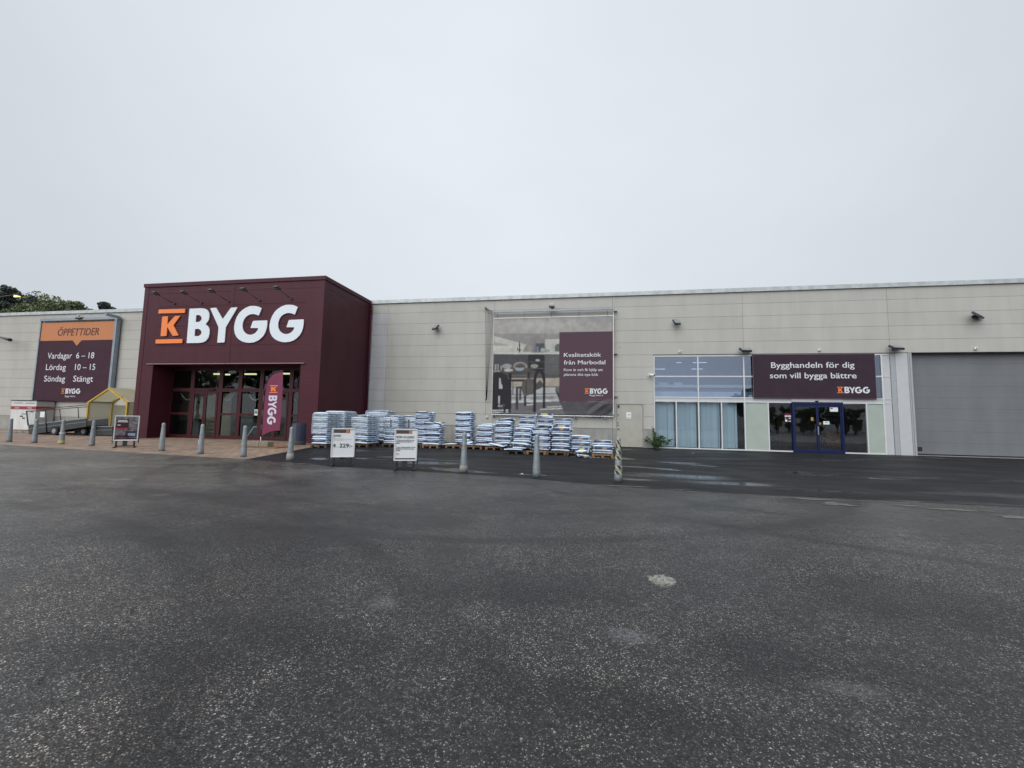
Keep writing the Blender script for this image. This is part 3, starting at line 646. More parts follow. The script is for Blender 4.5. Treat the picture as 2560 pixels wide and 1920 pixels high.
# ------------------------------------------------------------------ ground
mb = MB(); mb.add([(-400, -300, 0), (400, -300, 0), (400, 500, 0), (-400, 500, 0)], [(0, 1, 2, 3)])
structure(mb.build('asphalt_ground', M['asphalt'], local=True))
def wavy(pts, amp, step=0.25, seed=1):
    rr_ = random.Random(seed); out = []
    for i in range(len(pts)-1):
        a_, b_ = Vector(pts[i]), Vector(pts[i+1]); n = max(1, int((b_-a_).length/step))
        for k in range(n):
            p = a_.lerp(b_, k/n); out.append((p.x+rr_.uniform(-amp, amp)*.5, p.y+rr_.uniform(-amp, amp)))
    out.append(tuple(pts[-1])); return out
front = [(-11.34, 12.64), (-9.6, 12.25), (-7.14, 11.62), (-5.2, 11.45), (-3.27, 11.28), (-1.29, 10.86), (0.77, 10.30), (2.04, 10.03), (3.9, 9.98), (5.9, 9.99), (8.36, 9.96), (14, 10.2), (26, 10.6)]
fw = wavy(front, 0.035, 0.18, 3)
poly = fw + [(26, 26.24), (-14.66, 26.24), (-14.66, 20.99), (-13.5, 20.99), (-13.1, 18.5)]
mb = MB(); mb.add([(x, y, 0.004) for x, y in poly], [tuple(range(len(poly)))])
structure(mb.build('asphalt_strip', M['newasphalt'], local=True))
pav = [(-60, 17.5), (-40, 16.0), (-27, 14.55), (-20, 13.55), (-11.34, 12.64), (-13.1, 18.5), (-13.5, 20.985), (-15.9, 20.985), (-15.9, 22.25), (-25.85, 22.25), (-25.85, 20.985), (-26.99, 20.985), (-26.99, 26.24), (-60, 26.24)]
mb = MB(); mb.add([(x, y, 0.008) for x, y in pav], [tuple(range(len(pav)))])
structure(mb.build('block_paving', M['paving'], local=True))
# granite kerb sets along the paving edge
mb = MB(); kk = [(-40, 16.0), (-27, 14.55), (-20, 13.55), (-11.34, 12.64)]
for i in range(3):
    a_, b_ = Vector(kk[i]), Vector(kk[i+1]); d = (b_-a_).normalized(); nn_ = Vector((-d.y, d.x))
    p = [a_-nn_*0.10, b_-nn_*0.10, b_-nn_*0.0, a_-nn_*0.0]
    mb.prism([(q.x, q.y, 0.001) for q in p], (0, 0, 0.012))
structure(mb.build('kerb', mat('kerb stone', (0.16, 0.145, 0.125), 0.8, var=0.3, scale=4), local=True))

# worn pale edges where the two surfaces meet, each a thin sheet of its own shape
M['pale_edge'] = mat('pale worn tarmac', (0.155, 0.145, 0.128), 0.7, var=0.6, scale=6, coord='Object')
def blot(cx_, cy_, rx, ry, seed, n=26, z=0.006):
    rr_ = random.Random(seed); pts = []
    for i in range(n):
        an = 2*math.pi*i/n; k = rr_.uniform(0.45, 1.15)
        pts.append((cx_+rx*k*math.cos(an), cy_+ry*k*math.sin(an), z))
    return pts
mb = MB()
for i, (x, y, rx, ry) in enumerate([(0.9, 10.35, 0.75, 0.07), (2.35, 9.95, 0.42, 0.06), (3.15, 9.9, 0.3, 0.045), (4.55, 9.72, 0.55, 0.13), (4.75, 9.25, 0.36, 0.20), (5.45, 9.75, 0.18, 0.05), (6.7, 9.25, 0.6, 0.12), (7.3, 8.8, 0.5, 0.2), (6.1, 9.45, 0.4, 0.1), (-9.0, 12.02, 0.9, 0.06), (-2.2, 10.95, 0.6, 0.03)]):
    mb.add(blot(x, y, rx, ry, i), [tuple(range(26))])
structure(mb.build('worn_tarmac', M['pale_edge'], local=True))

# ------------------------------------------------------------------ warehouse
D = 26.2
B = thing('warehouse_building', 'long low warehouse of pale horizontal concrete panels with zinc coping', 'building', (0, D, 0))
rows = [(0.0, 1.08), (1.095, 1.835)] + [(1.85+.748*k, 1.85+.748*(k+1)-0.011) for k in range(10)]
rows[-1] = (rows[-1][0], 9.26)
bays = [-58.1, -50.65, -43.2, -35.75, -28.3, -20.85, -13.4, -5.95, 1.5, 8.95, 16.4, 23.85, 31.3, 38.75]
openings = [(1.70, 3.33, 0.0, 2.59), (3.90, 16.40, 0.0, 5.58), (17.40, 23.6, 0.0, 5.58), (16.40, 17.40, 0, 5.58), (-26.4, -14.68, 0, 8.8)]
wall, pl, pil = MB(), MB(), MB()
for ri, (z0, z1) in enumerate(rows):
    for i in range(len(bays)-1):
        segs = [(bays[i]+0.006, bays[i+1]-0.006)]
        for (a_, b_, c_, d_) in openings:
            if (z0+z1)/2 > d_ or (z0+z1)/2 < c_: continue
            new = []
            for (s0, s1) in segs:
                if b_ <= s0 or a_ >= s1: new.append((s0, s1)); continue
                if a_ > s0: new.append((s0, a_))
                if b_ < s1: new.append((b_, s1))
            segs = new
        for (s0, s1) in segs:
            if s1-s0 < 0.02: continue
            if s0 < -14 and s1 > -14.7 and s1 < -13.3: pass
            tgt = pl if ri == 0 else wall
            if -14.7 <= s0 and s1 <= -13.38: tgt = pil
            if tgt is pl: q = MB(); q.box(s0, s1, D+.02, D+.2, z0, z1); q.build('plinth', M['plinth'], B); continue
            tgt.box(s0, s1, D, D+0.2, z0, z1)
wall.build('wall', M['concrete'], B); pil.build('pilaster', M['pilaster'], B)
mb = MB()
for (x0, x1, z0, z1) in ((-58, -26.4, 0, 9.2), (-14.6, 1.7, 0, 9.2), (1.7, 3.9, 2.6, 9.2), (3.33, 3.9, 0, 2.6), (3.9, 38, 5.6, 9.2), (23.6, 38, 0, 5.6), (-26.4, -14.6, 5.2, 9.2)):
    mb.box(x0, x1, D+0.19, D+0.30, z0, z1)
mb.build('wall_backing', M['joint'], B)
mb = MB()
cx_ = -58.0
while cx_ < 38:
    L_ = 3.0
    if not (cx_+L_ < -58): mb.box(cx_, min(cx_+L_, 38)-0.004, D-0.10, D+0.45, 9.262, 9.50)
    cx_ += L_
mb.build('coping', M['coping'], B)
mb = MB(); mb.box(-58, 38, D+0.32, D+45, 9.0, 9.2); mb.box(-58, -57.8, D+.32, D+45, 0, 9.0); mb.box(37.8, 38, D+.32, D+45, 0, 9.0); mb.box(-57.7, 37.7, D+44.8, D+45, 0, 9.0)
mb.build('roof', M['roof'], B)
# rain drip stains are in the wall material; steel bracket holes and odd fixings
for (x, z) in ((-14.0, 6.15), (-14.05, 5.9), (-9.6, 2.4), (1.95, 6.05), (-8.5, 3.9)):
    mb = MB(); mb.tube((x, D-0.004, z), (x, D+0.02, z), 0.022, n=8); mb.build('fixing', M['black'], B)
# grey service strip between window and gate
mb = MB(); mb.box(16.42, 16.66, D+0.05, D+0.2, 0, 5.57); o = mb.build('corner_panel', M['greypanel'], B)
mb = MB(); mb.box(16.665, 17.24, D+0.03, D+0.2, 0, 5.57); mb.build('corner_panel', M['lightpanel'], B)
mb = MB(); mb.box(17.245, 17.30, D-0.01, D+0.2, 0, 5.57); mb.box(17.31, 17.40, D-0.03, D+0.5, 0, 5.57); mb.build('door_jamb', M['greypanel'], B)

# steel side door
do = MB(); do.box(1.76, 3.27, D+0.03, D+0.08, 0.02, 2.55, 0.008); sd_o = do.build('steel_door', M['steeldoor'], B)
mb = MB()
for b_ in ((1.70, 1.75, 0, 2.59), (3.28, 3.33, 0, 2.59), (1.75, 3.28, 2.56, 2.59)): mb.box(b_[0], b_[1], D+0.01, D+0.15, b_[2], b_[3])
mb.build('door_frame', mat('grey beige door frame', (0.34, 0.33, 0.29), 0.6), sd_o)
mb = MB(); mb.box(1.80, 1.85, D+0.012, D+0.029, 1.03, 1.12); mb.tube((1.825, D-0.03, 1.08), (1.95, D-0.03, 1.08), 0.012); mb.tube((1.825, D+.02, 1.08), (1.825, D-.03, 1.08), 0.012)
mb.build('handle', M['lamp_grey'], sd_o)
for z in (1.30, 1.45, 1.93):
    mb = MB(); mb.tube((1.83, D+.01, z), (1.83, D+.03, z), 0.038, n=12); mb.build('lock', M['lamp_grey'], sd_o)
mb = MB(); mb.box(1.80, 1.92, D+0.02, D+0.029, 2.33, 2.52); mb.build('vent', M['lamp_grey'], sd_o)
# notice on that door
nt_ = thing('notice_sign', 'small white notice with a black mark on the beige steel door', 'sign', (2.46, D+0.02, 1.70))
mb = MB(); mb.box(2.32, 2.60, D+0.018, D+0.028, 1.71, 2.09); mb.build('sign_plate', M['paper'], nt_)
mb = MB(); mb.prism([(2.39, D+0.015, 1.92), (2.44, D+0.015, 1.98), (2.48, D+0.015, 1.93), (2.50, D+.015, 1.99), (2.55, D+.015, 1.92)], (0, 0.002, 0)); mb.build('mark', M['textdark'], nt_)
mb = MB()
for k in range(2): mb.box(2.35, 2.57, D+0.015, D+0.0175, 1.78-k*.03, 1.79-k*.03)
mb.build('lettering', M['textgrey'], nt_)

# ---- glazed shop front
wf = MB(); yb, yf = D+0.16, D+0.06
def bar(x0, x1, z0, z1, dy=0.0): wf.box(x0, x1, yf-dy, yb, z0, z1)
XS = [3.95, 6.44, 8.95, 16.0]
for x in XS: bar(x-0.035 if x > 4 else 3.91, x+0.035, 0.0, 5.53, 0.004)
bar(3.945, 16.40, 5.46, 5.56, 0.0); bar(3.99, 16.0, 4.245, 4.31, 0.0)
bar(3.99, 11.40, 3.0, 3.06, .001); bar(3.99, 11.40, 2.76, 2.82, .001); bar(13.98, 16.0, 2.76, 2.82, .001); bar(13.98, 16.0, 3.0, 3.06, .001); bar(11.40, 13.98, 3.0, 3.06, .001)
for x in (5.19, 7.70, 10.19, 15.16): bar(x-0.03, x+0.03, 0.06, 2.76, 0.0)
bar(3.99, 11.40, 0.0, 0.07, .002); bar(13.98, 16.0, 0.0, 0.07, .002)
bar(11.42, 11.48, 3.06, 5.46); bar(13.92, 13.98, 3.06, 5.46)
win = wf.build('shop_window', M['alu'], B)
mb = MB(); mb.box(16.04, 16.40, D+0.08, D+0.15, 0.0, 5.45); mb.box(16.04, 16.41, D+.06, D+.09, 4.24, 4.30); mb.box(16.04, 16.41, D+.06, D+.09, 3.0, 3.05); mb.box(16.04, 16.41, D+.06, D+.09, 2.77, 2.82); mb.build('side_panel', M['lightpanel'], win)
mb = MB(); mb.box(3.99, 11.40, D+0.09, D+0.13, 2.82, 3.0); mb.box(13.98, 16.0, D+0.09, D+0.13, 2.82, 3.0); mb.box(11.40, 13.98, D+0.05, D+0.13, 2.80, 3.0); mb.build('spandrel', M['lightpanel'], win)
def pane(x0, x1, z0, z1, m_): 
    q = MB(); q.box(x0, x1, D+0.105, D+0.115, z0, z1); q.build('pane', m_, win)
for (x0, x1) in ((3.985, 6.405), (6.475, 8.915), (8.985, 11.42), (11.48, 13.92), (13.98, 15.965)):
    pane(x0, x1, 4.31, 5.46, M['glass_coat']); pane(x0, x1, 3.06, 4.245, M['glass_coat'])
for (x0, x1, g) in ((3.985, 5.16, 'glass_blind'), (5.22, 6.405, 'glass_blind'), (6.475, 7.67, 'glass_blind'), (7.73, 8.915, 'glass_blind'), (8.985, 10.16, 'frost'), (10.22, 11.40, 'glass_dark'), (13.98, 15.13, 'glass_dark'), (15.19, 15.965, 'frost')):
    pane(x0, x1, 0.07, 2.76, M[g])
# frost film has clear strip of reflection: panes carry a clear coat
fb = M['frost'].node_tree.nodes['Principled BSDF']; fb.inputs['Coat Weight'].default_value = 0.6; fb.inputs['Coat Roughness'].default_value = 0.02
# blue sliding door
fr_ = MB(); fr_.box(11.41, 11.49, D-0.02, D+0.14, 0.0, 2.82); fr_.box(13.89, 13.97, D-0.02, D+0.14, 0.0, 2.82); fr_.box(11.49, 13.89, D-0.02, D+0.14, 2.69, 2.82); fr_.box(11.49, 13.89, D-0.01, D+0.14, 0.0, 0.05)
bd = fr_.build('sliding_door', M['blue'], B)
for (x0, x1) in ((11.495, 12.685), (12.69, 13.885)):
    q = MB(); w_ = 0.055
    q.box(x0, x0+w_, D+.02, D+.10, .06, 2.68); q.box(x1-w_, x1, D+.02, D+.10, .06, 2.68); q.box(x0+w_, x1-w_, D+.02, D+.10, 2.55, 2.68); q.box(x0+w_, x1-w_, D+.02, D+.10, .06, .19)
    q.build('door_leaf', M['blue'], bd)
    q = MB(); q.box(x0+w_, x1-w_, D+.055, D+.065, .19, 2.55); q.build('pane', M['glass_dark'], bd)
q = MB(); q.box(12.66, 12.71, D-0.02, D+.02, 1.0, 1.45); q.build('handle', M['galv'], bd)
q = MB(); q.lathe([(0.001, -0.07), (0.06, -0.06), (0.09, -0.02), (0.09, 0.0)], 16, (12.68, D+0.01, 2.90)); tag(q.build('motion_sensor', M['black']), 'black dome sensor above the blue sliding door', 'sensor')
# stickers on door glass
def sticker(name, x0, x1, z0, z1, Y, base, bands, label):
    s_ = thing(name, label, 'sign', ((x0+x1)/2, Y, z0))
    q = MB(); q.box(x0, x1, Y-0.006, Y, z0, z1); q.build('sign_plate', base, s_)
    for (a_, b_, c_, d_, mm_) in bands:
        q = MB(); q.box(x0+(x1-x0)*a_, x0+(x1-x0)*b_, Y-0.009, Y-0.0065, z0+(z1-z0)*c_, z0+(z1-z0)*d_); q.build('print', mm_, s_)
sticker('door_notice', 13.33, 13.74, 2.30, 2.55, D+0.05, M['paper'], [(0.08, 0.35, 0.62, 0.85, M['textdark'])], 'white notice at the top of the right blue door leaf')
sticker('door_notice', 12.97, 13.28, 1.58, 1.76, D+0.05, M['paper'], [(0.3, 0.75, 0.5, 0.7, M['textgrey'])], 'small white notice halfway up the right blue door leaf')
sticker('door_notice', 12.71, 12.86, 1.57, 1.68, D+0.05, M['yellow'], [(0.3, 0.7, 0.3, 0.7, M['textdark'])], 'small yellow sticker low on the right blue door leaf')
sticker('door_notice', 12.36, 12.48, 1.78, 1.96, D+0.05, M['yellow'], [(0.3, 0.7, 0.3, 0.7, M['textdark'])], 'yellow sticker on the left blue door leaf')
sticker('hours_notice', 11.03, 11.385, 1.66, 2.18, D+0.1, M['plumcloth'], [(0.04, 0.96, 0.62, 0.74, M['paper']), (0.2, 0.85, 0.84, 0.92, M['redband']), (0.08, 0.38, 0.08, 0.30, M['paper']), (0.1, 0.2, 0.42, 0.52, M['paper']), (0.6, 0.9, 0.40, 0.50, M['paper']), (0.55, 0.92, 0.10, 0.16, M['paper'])], 'maroon and white notice in the dark pane left of the blue door')

# interior behind the shop front
iw = MB(); iw.box(3.9, 16.4, 33.0, 33.2, 0, 5.6); iw.box(3.7, 3.9, D+.3, 33.0, 0, 5.6); iw.box(16.4, 16.6, D+.3, 33.0, 0, 5.6); iw.build('interior_wall', M['inwall_shop'], B)
iw = MB(); iw.box(3.9, 16.4, D+.3, 33.0, 5.6, 5.75); iw.build('interior_ceiling', M['inwall_blue'], B)
iw = MB(); iw.box(3.9, 16.4, D+.2, 33.0, -0.05, 0.012); iw.build('interior_floor', M['infloor'], B)
iw = MB(); iw.box(3.92, 9.8, 28.6, 28.7, 2.86, 5.6); iw.build('interior_partition', M['inwall_blue'], B)
for i, (x0, x1, z) in enumerate(((4.2, 4.9, 4.92), (6.5, 7.15, 4.92), (5.6, 5.9, 5.33), (6.6, 7.4, 5.33))):
    q = MB(); q.box(x0, x1, 28.0, 28.12, z, z+0.03); tag(q.build('ceiling_light', M['lit_cool']), ['lit strip lamp behind the leftmost upper shop pane', 'lit strip lamp behind the second upper shop pane', 'short faint strip lamp near the ceiling of the leftmost upper pane', 'long faint strip lamp near the ceiling of the second upper pane'][i], 'lamp', 'strip lamps behind the shop window')
mz = thing('reflection_bands', 'pale beige shelf band with boxes behind the lower row of upper shop panes', 'shelf', (6.5, 27.0, 2.9))  # bands added indoors in place of the opposite building's reflection
q = MB(); q.box(4.0, 11.3, 26.9, 27.2, 3.66, 3.83); q.build('beige_band', mat('beige reflection band', (.62, .55, .46), .7), mz)
q = MB(); q.box(4.0, 11.3, 27.05, 27.1, 3.42, 3.655); q.build('blue_grey_band', M['inwall_blue'], mz)
q = MB(); q.box(4.0, 11.3, 26.95, 27.0, 2.95, 3.42); q.build('lower_panel', mat('pale grey reflection band', (.62, .64, .64), .7, var=.3, scale=1.5), mz)
for i, (x0, x1) in enumerate(((4.25, 4.85), (5.2, 5.7))):  # pale boxes added on top of the stand-in reflection bands
    q = MB(); q.box(x0, x1, 26.95, 27.15, 3.832, 3.98); tag(q.build('added_box', M['cabgrey']), ['left pale box on the shelf behind the upper shop panes', 'right pale box on the shelf behind the upper shop panes'][i], 'box')
# pale blue blinds behind the four left panes
labs = ['pale blue blind behind the leftmost lower shop pane, beside the weed', 'pale blue blind behind the second lower shop pane', 'pale blue blind behind the third lower shop pane', 'pale blue blind behind the fourth lower shop pane, left of the green film']
for i, (x0, x1) in enumerate(((4.0, 5.13), (5.22, 6.38), (6.48, 7.66), (7.74, 8.62))):
    q = MB(); x = x0; rr_ = random.Random(i)
    while x < x1-0.02:
        w_ = 0.127 if rr_.random() < 0.86 else 0.10
        if True:
            dy = rr_.uniform(-.015, .015); q.prism([(x, 26.55+dy, 0.10), (min(x+w_, x1), 26.55-dy, 0.10), (min(x+w_, x1), 26.55-dy, 2.8), (x, 26.55+dy, 2.8)], (0, 0.004, 0))
        x += 0.123
    tag(q.build('window_blind', M['blind']), labs[i], 'blind', 'blinds behind the shop window')
# shelving with goods seen through the dark panes
for i, (x, lab) in enumerate(((10.35, 'dark shelf rack of goods behind the dark pane left of the blue door'), (14.05, 'dark shelf rack with orange goods right of the blue door'))):
    rk = thing('shelf_rack', lab, 'shelf', (x+.5, 28.4, 0))
    q = MB()
    for xx in (x, x+1.05):
        for yy in (28.2, 28.7): q.box(xx, xx+.04, yy, yy+.04, 0, 2.3)
    for z in (0.3, 0.8, 1.3, 1.8, 2.25): q.box(x, x+1.09, 28.2, 28.74, z, z+.03)
    q.build('shelf_frame', M['galv_dark'], rk)
    rr_ = random.Random(i+5)
    for z in (0.33, 0.83, 1.33, 1.83):
        q = MB(); xx = x+.06
        while xx < x+.9:
            w_ = rr_.uniform(.1, .25); q.box(xx, xx+w_, 28.25, 28.6, z, z+rr_.uniform(.18, .4)); xx += w_+.02
        q.build('goods', M['stock_orange'] if (i == 1 and z < 1) else M['stock'], rk)
q = MB(); q.box(12.0, 12.3, 29.5, 29.9, 0.9, 1.9); tag(q.build('display_poster', M['stock_orange']), 'orange display seen through the left blue door leaf', 'display')

# ---- garage door
g = MB()
for k in range(9):
    z0 = 0.09+k*0.615; z1 = min(z0+0.6125, 5.57)
    g.box(17.41, 23.6, D+0.42, D+0.47, z0, z1, 0.003)
gd = g.build('garage_door', M['garage'], B)
q = MB(); q.box(17.41, 23.6, D+0.41, D+0.48, 0.02, 0.085); q.build('rubber_seal', M['rubber'], gd)
q = MB(); q.box(17.60, 17.92, D+0.39, D+0.43, 0.24, 0.46, 0.01); q.build('handle', M['black'], gd)
q = MB(); q.box(23.6, 23.72, D-.02, D+.5, 0, 5.58); q.box(17.41, 23.6, D+.2, D+.55, 5.575, 5.6); q.build('reveal', M['greypanel'], gd)
q = MB(); q.box(17.40, 23.6, D+.05, D+.5, 0.0, 0.02); q.build('threshold', M['plinth'], gd)
q = MB(); q.box(17.39, 23.75, D+.48, D+.6, 0, 5.6); q.build('door_backing', M['joint'], gd)

# ------------------------------------------------------------------ entrance hall
EX0, EX1, EY, ET = -26.97, -14.67, 21.0, 9.23
E_ = thing('entrance_hall', 'tall maroon sheet clad entrance block with a wide glazed recess', 'building', ((EX0+EX1)/2, EY, 0))
OX0, OX1, OZ = -25.85, -15.9, 4.42
q = MB()
q.box(EX0, OX0, EY, EY+.25, 0, ET); q.box(OX1, EX1-.0, EY, EY+.25, 0, ET)
for z0, z1 in ((OZ, 5.55), (5.556, 6.75), (6.756, 7.95), (7.956, ET)):
    q.box(OX0+.003, -20.703, EY, EY+.25, z0, z1-.008); q.box(-20.697, OX1-.003, EY, EY+.25, z0, z1-.008)
q.box(EX1-.25, EX1, EY+.25, D-.004, 0, ET); q.box(EX0, EX0+.25, EY+.25, D-.004, 0, ET)
q.build('wall', M['maroon'], E_)
q = MB(); q.box(OX0-.0, OX0+.02, EY+.25, 22.25, 0, OZ); q.box(OX1-.02, OX1, EY+.25, 22.25, 0, OZ); q.box(OX0, OX1, EY+.25, 22.3, OZ, OZ+.04); q.build('recess_lining', M['maroon'], E_)
q = MB()   # corner and joint trims
q.box(EX0-.012, EX0+.30, EY-.014, EY-.002, 0, ET-.002); q.box(EX1-.32, EX1+.012, EY-.014, EY-.002, 0, ET-.002); q.box(EX1+.002, EX1+.014, EY-.014, EY+.34, 0, ET-.002)
q.box(-20.84, -20.56, EY-.012, EY-.002, OZ+.04, ET-.002); q.box(EX1+.002, EX1+.012, D-.55, D-.006, 0, ET-.002)
q.box(EX0+.3, EX1-.32, EY-.010, EY-.002, 8.80, 8.84); q.box(EX1+.002, EX1+.010, EY+.34, D-.55, 8.80, 8.84)
q.box(OX0-.02, OX0, EY-.012, EY-.002, 0, OZ); q.box(OX1, OX1+.02, EY-.012, EY-.002, 0, OZ)
q.build('trim', M['maroon'], E_)
q = MB(); q.box(EX0-.06, EX1+.06, EY-.06, EY+.3, ET, 9.45); q.box(EX1-.25, EX1+.06, EY+.3, D+.2, ET, 9.45); q.box(EX0-.06, EX0+.25, EY+.3, D+.2, ET, 9.45); q.build('coping', M['maroon'], E_)
q = MB(); q.box(EX0+.2, EX1-.25, EY+.3, D+.3, 9.2, 9.3); q.build('roof', M['roof'], E_)
q = MB(); q.box(-26.25, -20.72, EY-.09, EY-.015, 4.43, 4.475); q.box(-20.68, -15.62, EY-.09, EY-.015, 4.43, 4.475); q.build('drip_edge', M['lip'], E_)
q = MB(); q.box(OX0-.3, OX1+.2, EY-.014, EY-.003, OZ-.0, OZ+.03); q.build('lintel_strip', M['maroonframe'], E_)  # thin dark red strip along the top of the opening
q = MB(); q.tube((EX1+.11, D-.18, 0.1), (EX1+.11, D-.18, 9.0), .06, n=12); q.tube((EX1+.11, D-.18, 9.0), (EX1+.03, D-.1, 9.25), .06, n=12)
for z in (1.5, 4.0, 6.5, 8.7): q.box(EX1, EX1+.18, D-.25, D-.11, z, z+.04)
q.build('downpipe', M['maroon'], E_)
# glazed screen in the recess
GY = 22.3
fx = [at(px, 974.7, GY).x for px in (482.3, 553.2, 601.3, 655.0, 729.0)]
zt0, zt1 = at(560, 979.5, GY).z, at(560, 970.9, GY).z
zm = at(630, 1037, GY).z; zb_ = 0.22
q = MB()
def fbar(x0, x1, z0, z1, d=0.0): q.box(x0, x1, GY-.06-d, GY+.06, z0, z1)
for x in fx: fbar(x-.13, x+.13, 0, 4.40, .004)
fbar(OX0+.02, OX0+.08, 0, 4.4); fbar(OX1-.08, OX1-.02, 0, 4.4)
fbar(OX0+.02, OX1-.02, zt0, zt1); fbar(OX0+.02, OX1-.02, 0.0, zb_); fbar(OX0+.02, OX1-.02, 4.20, 4.42)
sc_ = q.build('glazed_screen', M['maroonframe'], E_)
edges = [OX0+.08]+fx+[OX1-.08]
for i in (0, 2, 3, 5):
    q = MB(); q.box(edges[i]+(.13 if i else 0), edges[i+1]-(.13 if i < 5 else 0), GY-.055, GY+.055, zm-.07, zm+.07); q.build('mid_rail', M['maroonframe'], sc_)
for i in range(6):
    x0, x1 = edges[i]+(.13 if i else 0), edges[i+1]-(.13 if i < 5 else 0)
    p = MB(); p.box(x0, x1, GY-.005, GY+.005, zt1, 4.20); p.build('pane', M['glass'], sc_)
    if i == 1 or i == 4: continue
    p = MB(); p.box(x0, x1, GY-.005, GY+.005, zm+.07, zt0); p.build('pane', M['glass'], sc_)
    p = MB(); p.box(x0, x1, GY-.005, GY+.005, zb_, zm-.07); p.build('pane', M['glass'], sc_)
for (i) in (1, 4):
    x0, x1 = edges[i]+.13, edges[i+1]-.13; xm = (x0+x1)/2
    for (a_, b_) in ((x0, xm-.003), (xm+.003, x1)):
        p = MB(); w_ = .11
        p.box(a_, a_+w_, GY-.09, GY-.03, 0.03, zt0-.02); p.box(b_-w_, b_, GY-.09, GY-.03, 0.03, zt0-.02); p.box(a_+w_, b_-w_, GY-.09, GY-.03, zt0-.12, zt0-.02); p.box(a_+w_, b_-w_, GY-.09, GY-.03, .03, .16)
        dl = p.build('door_leaf', M['maroonframe'], E_)
        p = MB(); p.box(a_+w_, b_-w_, GY-.065, GY-.055, .16, zt0-.12); p.build('pane', M['glass'], dl)
p = MB(); p.box(-23.1, -22.6, GY-.16, GY-.07, zt1-.12, zt1-.03, .015); tag(p.build('door_sensor', M['maroonframe']), 'small sensor bar on the transom above the entrance door', 'sensor')
p1 = at(417, 1027.5, GY); sticker('door_notice', p1.x-.19, p1.x+.19, p1.z-.15, p1.z+.14, GY-.07, M['paper'], [(0.1, 0.4, 0.6, 0.8, M['textdark'])], 'white notice on the leftmost entrance pane')
p1 = at(642.5, 1031, GY); sticker('door_notice', p1.x-.11, p1.x+.11, p1.z-.18, p1.z+.18, GY-.07, M['paper'], [(0.1, 0.9, 0.3, 0.72, mat('green print', (0.05, 0.2, 0.12), 0.6)), (0.35, 0.65, 0.42, 0.6, M['paper']), (0.2, 0.8, 0.8, 0.9, M['textgrey'])], 'white and green notice on the pane beside the feather flag')
# hall interior
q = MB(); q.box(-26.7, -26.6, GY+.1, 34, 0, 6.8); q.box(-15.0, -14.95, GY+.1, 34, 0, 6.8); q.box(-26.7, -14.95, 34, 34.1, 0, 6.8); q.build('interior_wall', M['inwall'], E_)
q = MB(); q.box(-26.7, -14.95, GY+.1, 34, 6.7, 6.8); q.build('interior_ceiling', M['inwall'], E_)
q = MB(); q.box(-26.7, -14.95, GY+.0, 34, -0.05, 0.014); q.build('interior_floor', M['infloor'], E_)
def ra(x, y, Y): return at(400+x*.12658, 900+y*.12658, Y)
for i, (xa, xb, y) in enumerate(((1030, 1185, 275), (1255, 1360, 285), (1668, 1885, 277))):
    a_, b_ = ra(xa, y, 25.9), ra(xb, y, 25.9); q = MB(); q.box(a_.x, b_.x, 25.9, 26.02, a_.z-.05, a_.z+.05)
    tag(q.build('ceiling_light', M['lit']), ['lit yellowish strip lamp behind the second upper entrance pane', 'short lit strip lamp behind the third upper entrance pane', 'lit strip lamp behind the fourth upper entrance pane'][i], 'lamp', 'strip lamps in the entrance hall')
a_, b_ = at(707, 934, 25.9), at(734, 935, 25.9); q = MB(); q.box(a_.x, b_.x, 25.9, 26.02, a_.z-.05, a_.z+.05)
tag(q.build('ceiling_light', M['lit']), 'lit strip lamp behind the upper pane right of the feather flag', 'lamp', 'strip lamps in the entrance hall')
# plywood wall panels inside, left and middle
q = MB(); a_, b_ = ra(225, 640, 23.6), ra(1110, 640, 23.6)
x = a_.x
while x < b_.x-.05:
    w_ = min(1.2, b_.x-x); q.box(x, x+w_-.01, 23.6, 23.65, 0.1, a_.z+.1); x += w_
tag(q.build('plywood_partition', M['ply']), 'plywood sheet partition inside the entrance behind the left doors', 'partition')
a_, b_ = ra(1200, 660, 23.7), ra(1420, 660, 23.7); q = MB(); q.box(a_.x, b_.x, 23.7, 23.75, .1, a_.z); tag(q.build('plywood_partition', M['ply']), 'narrow plywood panel inside the entrance right of the doors', 'partition')
for (x, y, r_, lab) in ((410, 825, .17, 'dark round plate on the plywood behind the leftmost pane'), (760, 830, .11, 'small dark plate on the plywood behind the left door leaf')):
    p1 = ra(x, y, 23.59); q = MB(); q.tube((p1.x, 23.58, p1.z), (p1.x, 23.599, p1.z), r_, n=10); tag(q.build('wall_plate', M['stock']), lab, 'plate')
# timber stack on the floor
a_, b_ = ra(925, 1120, 23.2), ra(1105, 1120, 23.2); q = MB(); z = .1
while z < a_.z: q.box(a_.x, b_.x, 23.1, 23.5, z, z+.13); z += .24
tag(q.build('timber_stack', M['ply']), 'stack of pale planks with gaps behind the right door leaf', 'timber')
a_, b_ = ra(1190, 1120, 23.0), ra(1400, 1120, 23.0); q = MB(); q.box(a_.x, b_.x, 23.0, 23.5, .05, a_.z, .03); tag(q.build('carton', M['ply']), 'tall carton inside the entrance right of the plank stack', 'carton')
for i, (x0, x1, y0, y1) in enumerate(((360, 560, 1180, 1480), (640, 730, 1160, 1470), (1440, 1900, 1150, 1490))):
    a_, b_ = ra(x0, y0, 23.3), ra(x1, y1, 23.3); q = MB(); q.box(a_.x, b_.x, 23.3, 23.58, .05, a_.z, .02)
    tag(q.build('display_stand', M['stock']), ['dark display stand behind the leftmost entrance pane', 'dark display stand behind the left sliding leaf', 'wide dark counter behind the pane left of the flag'][i], 'display')
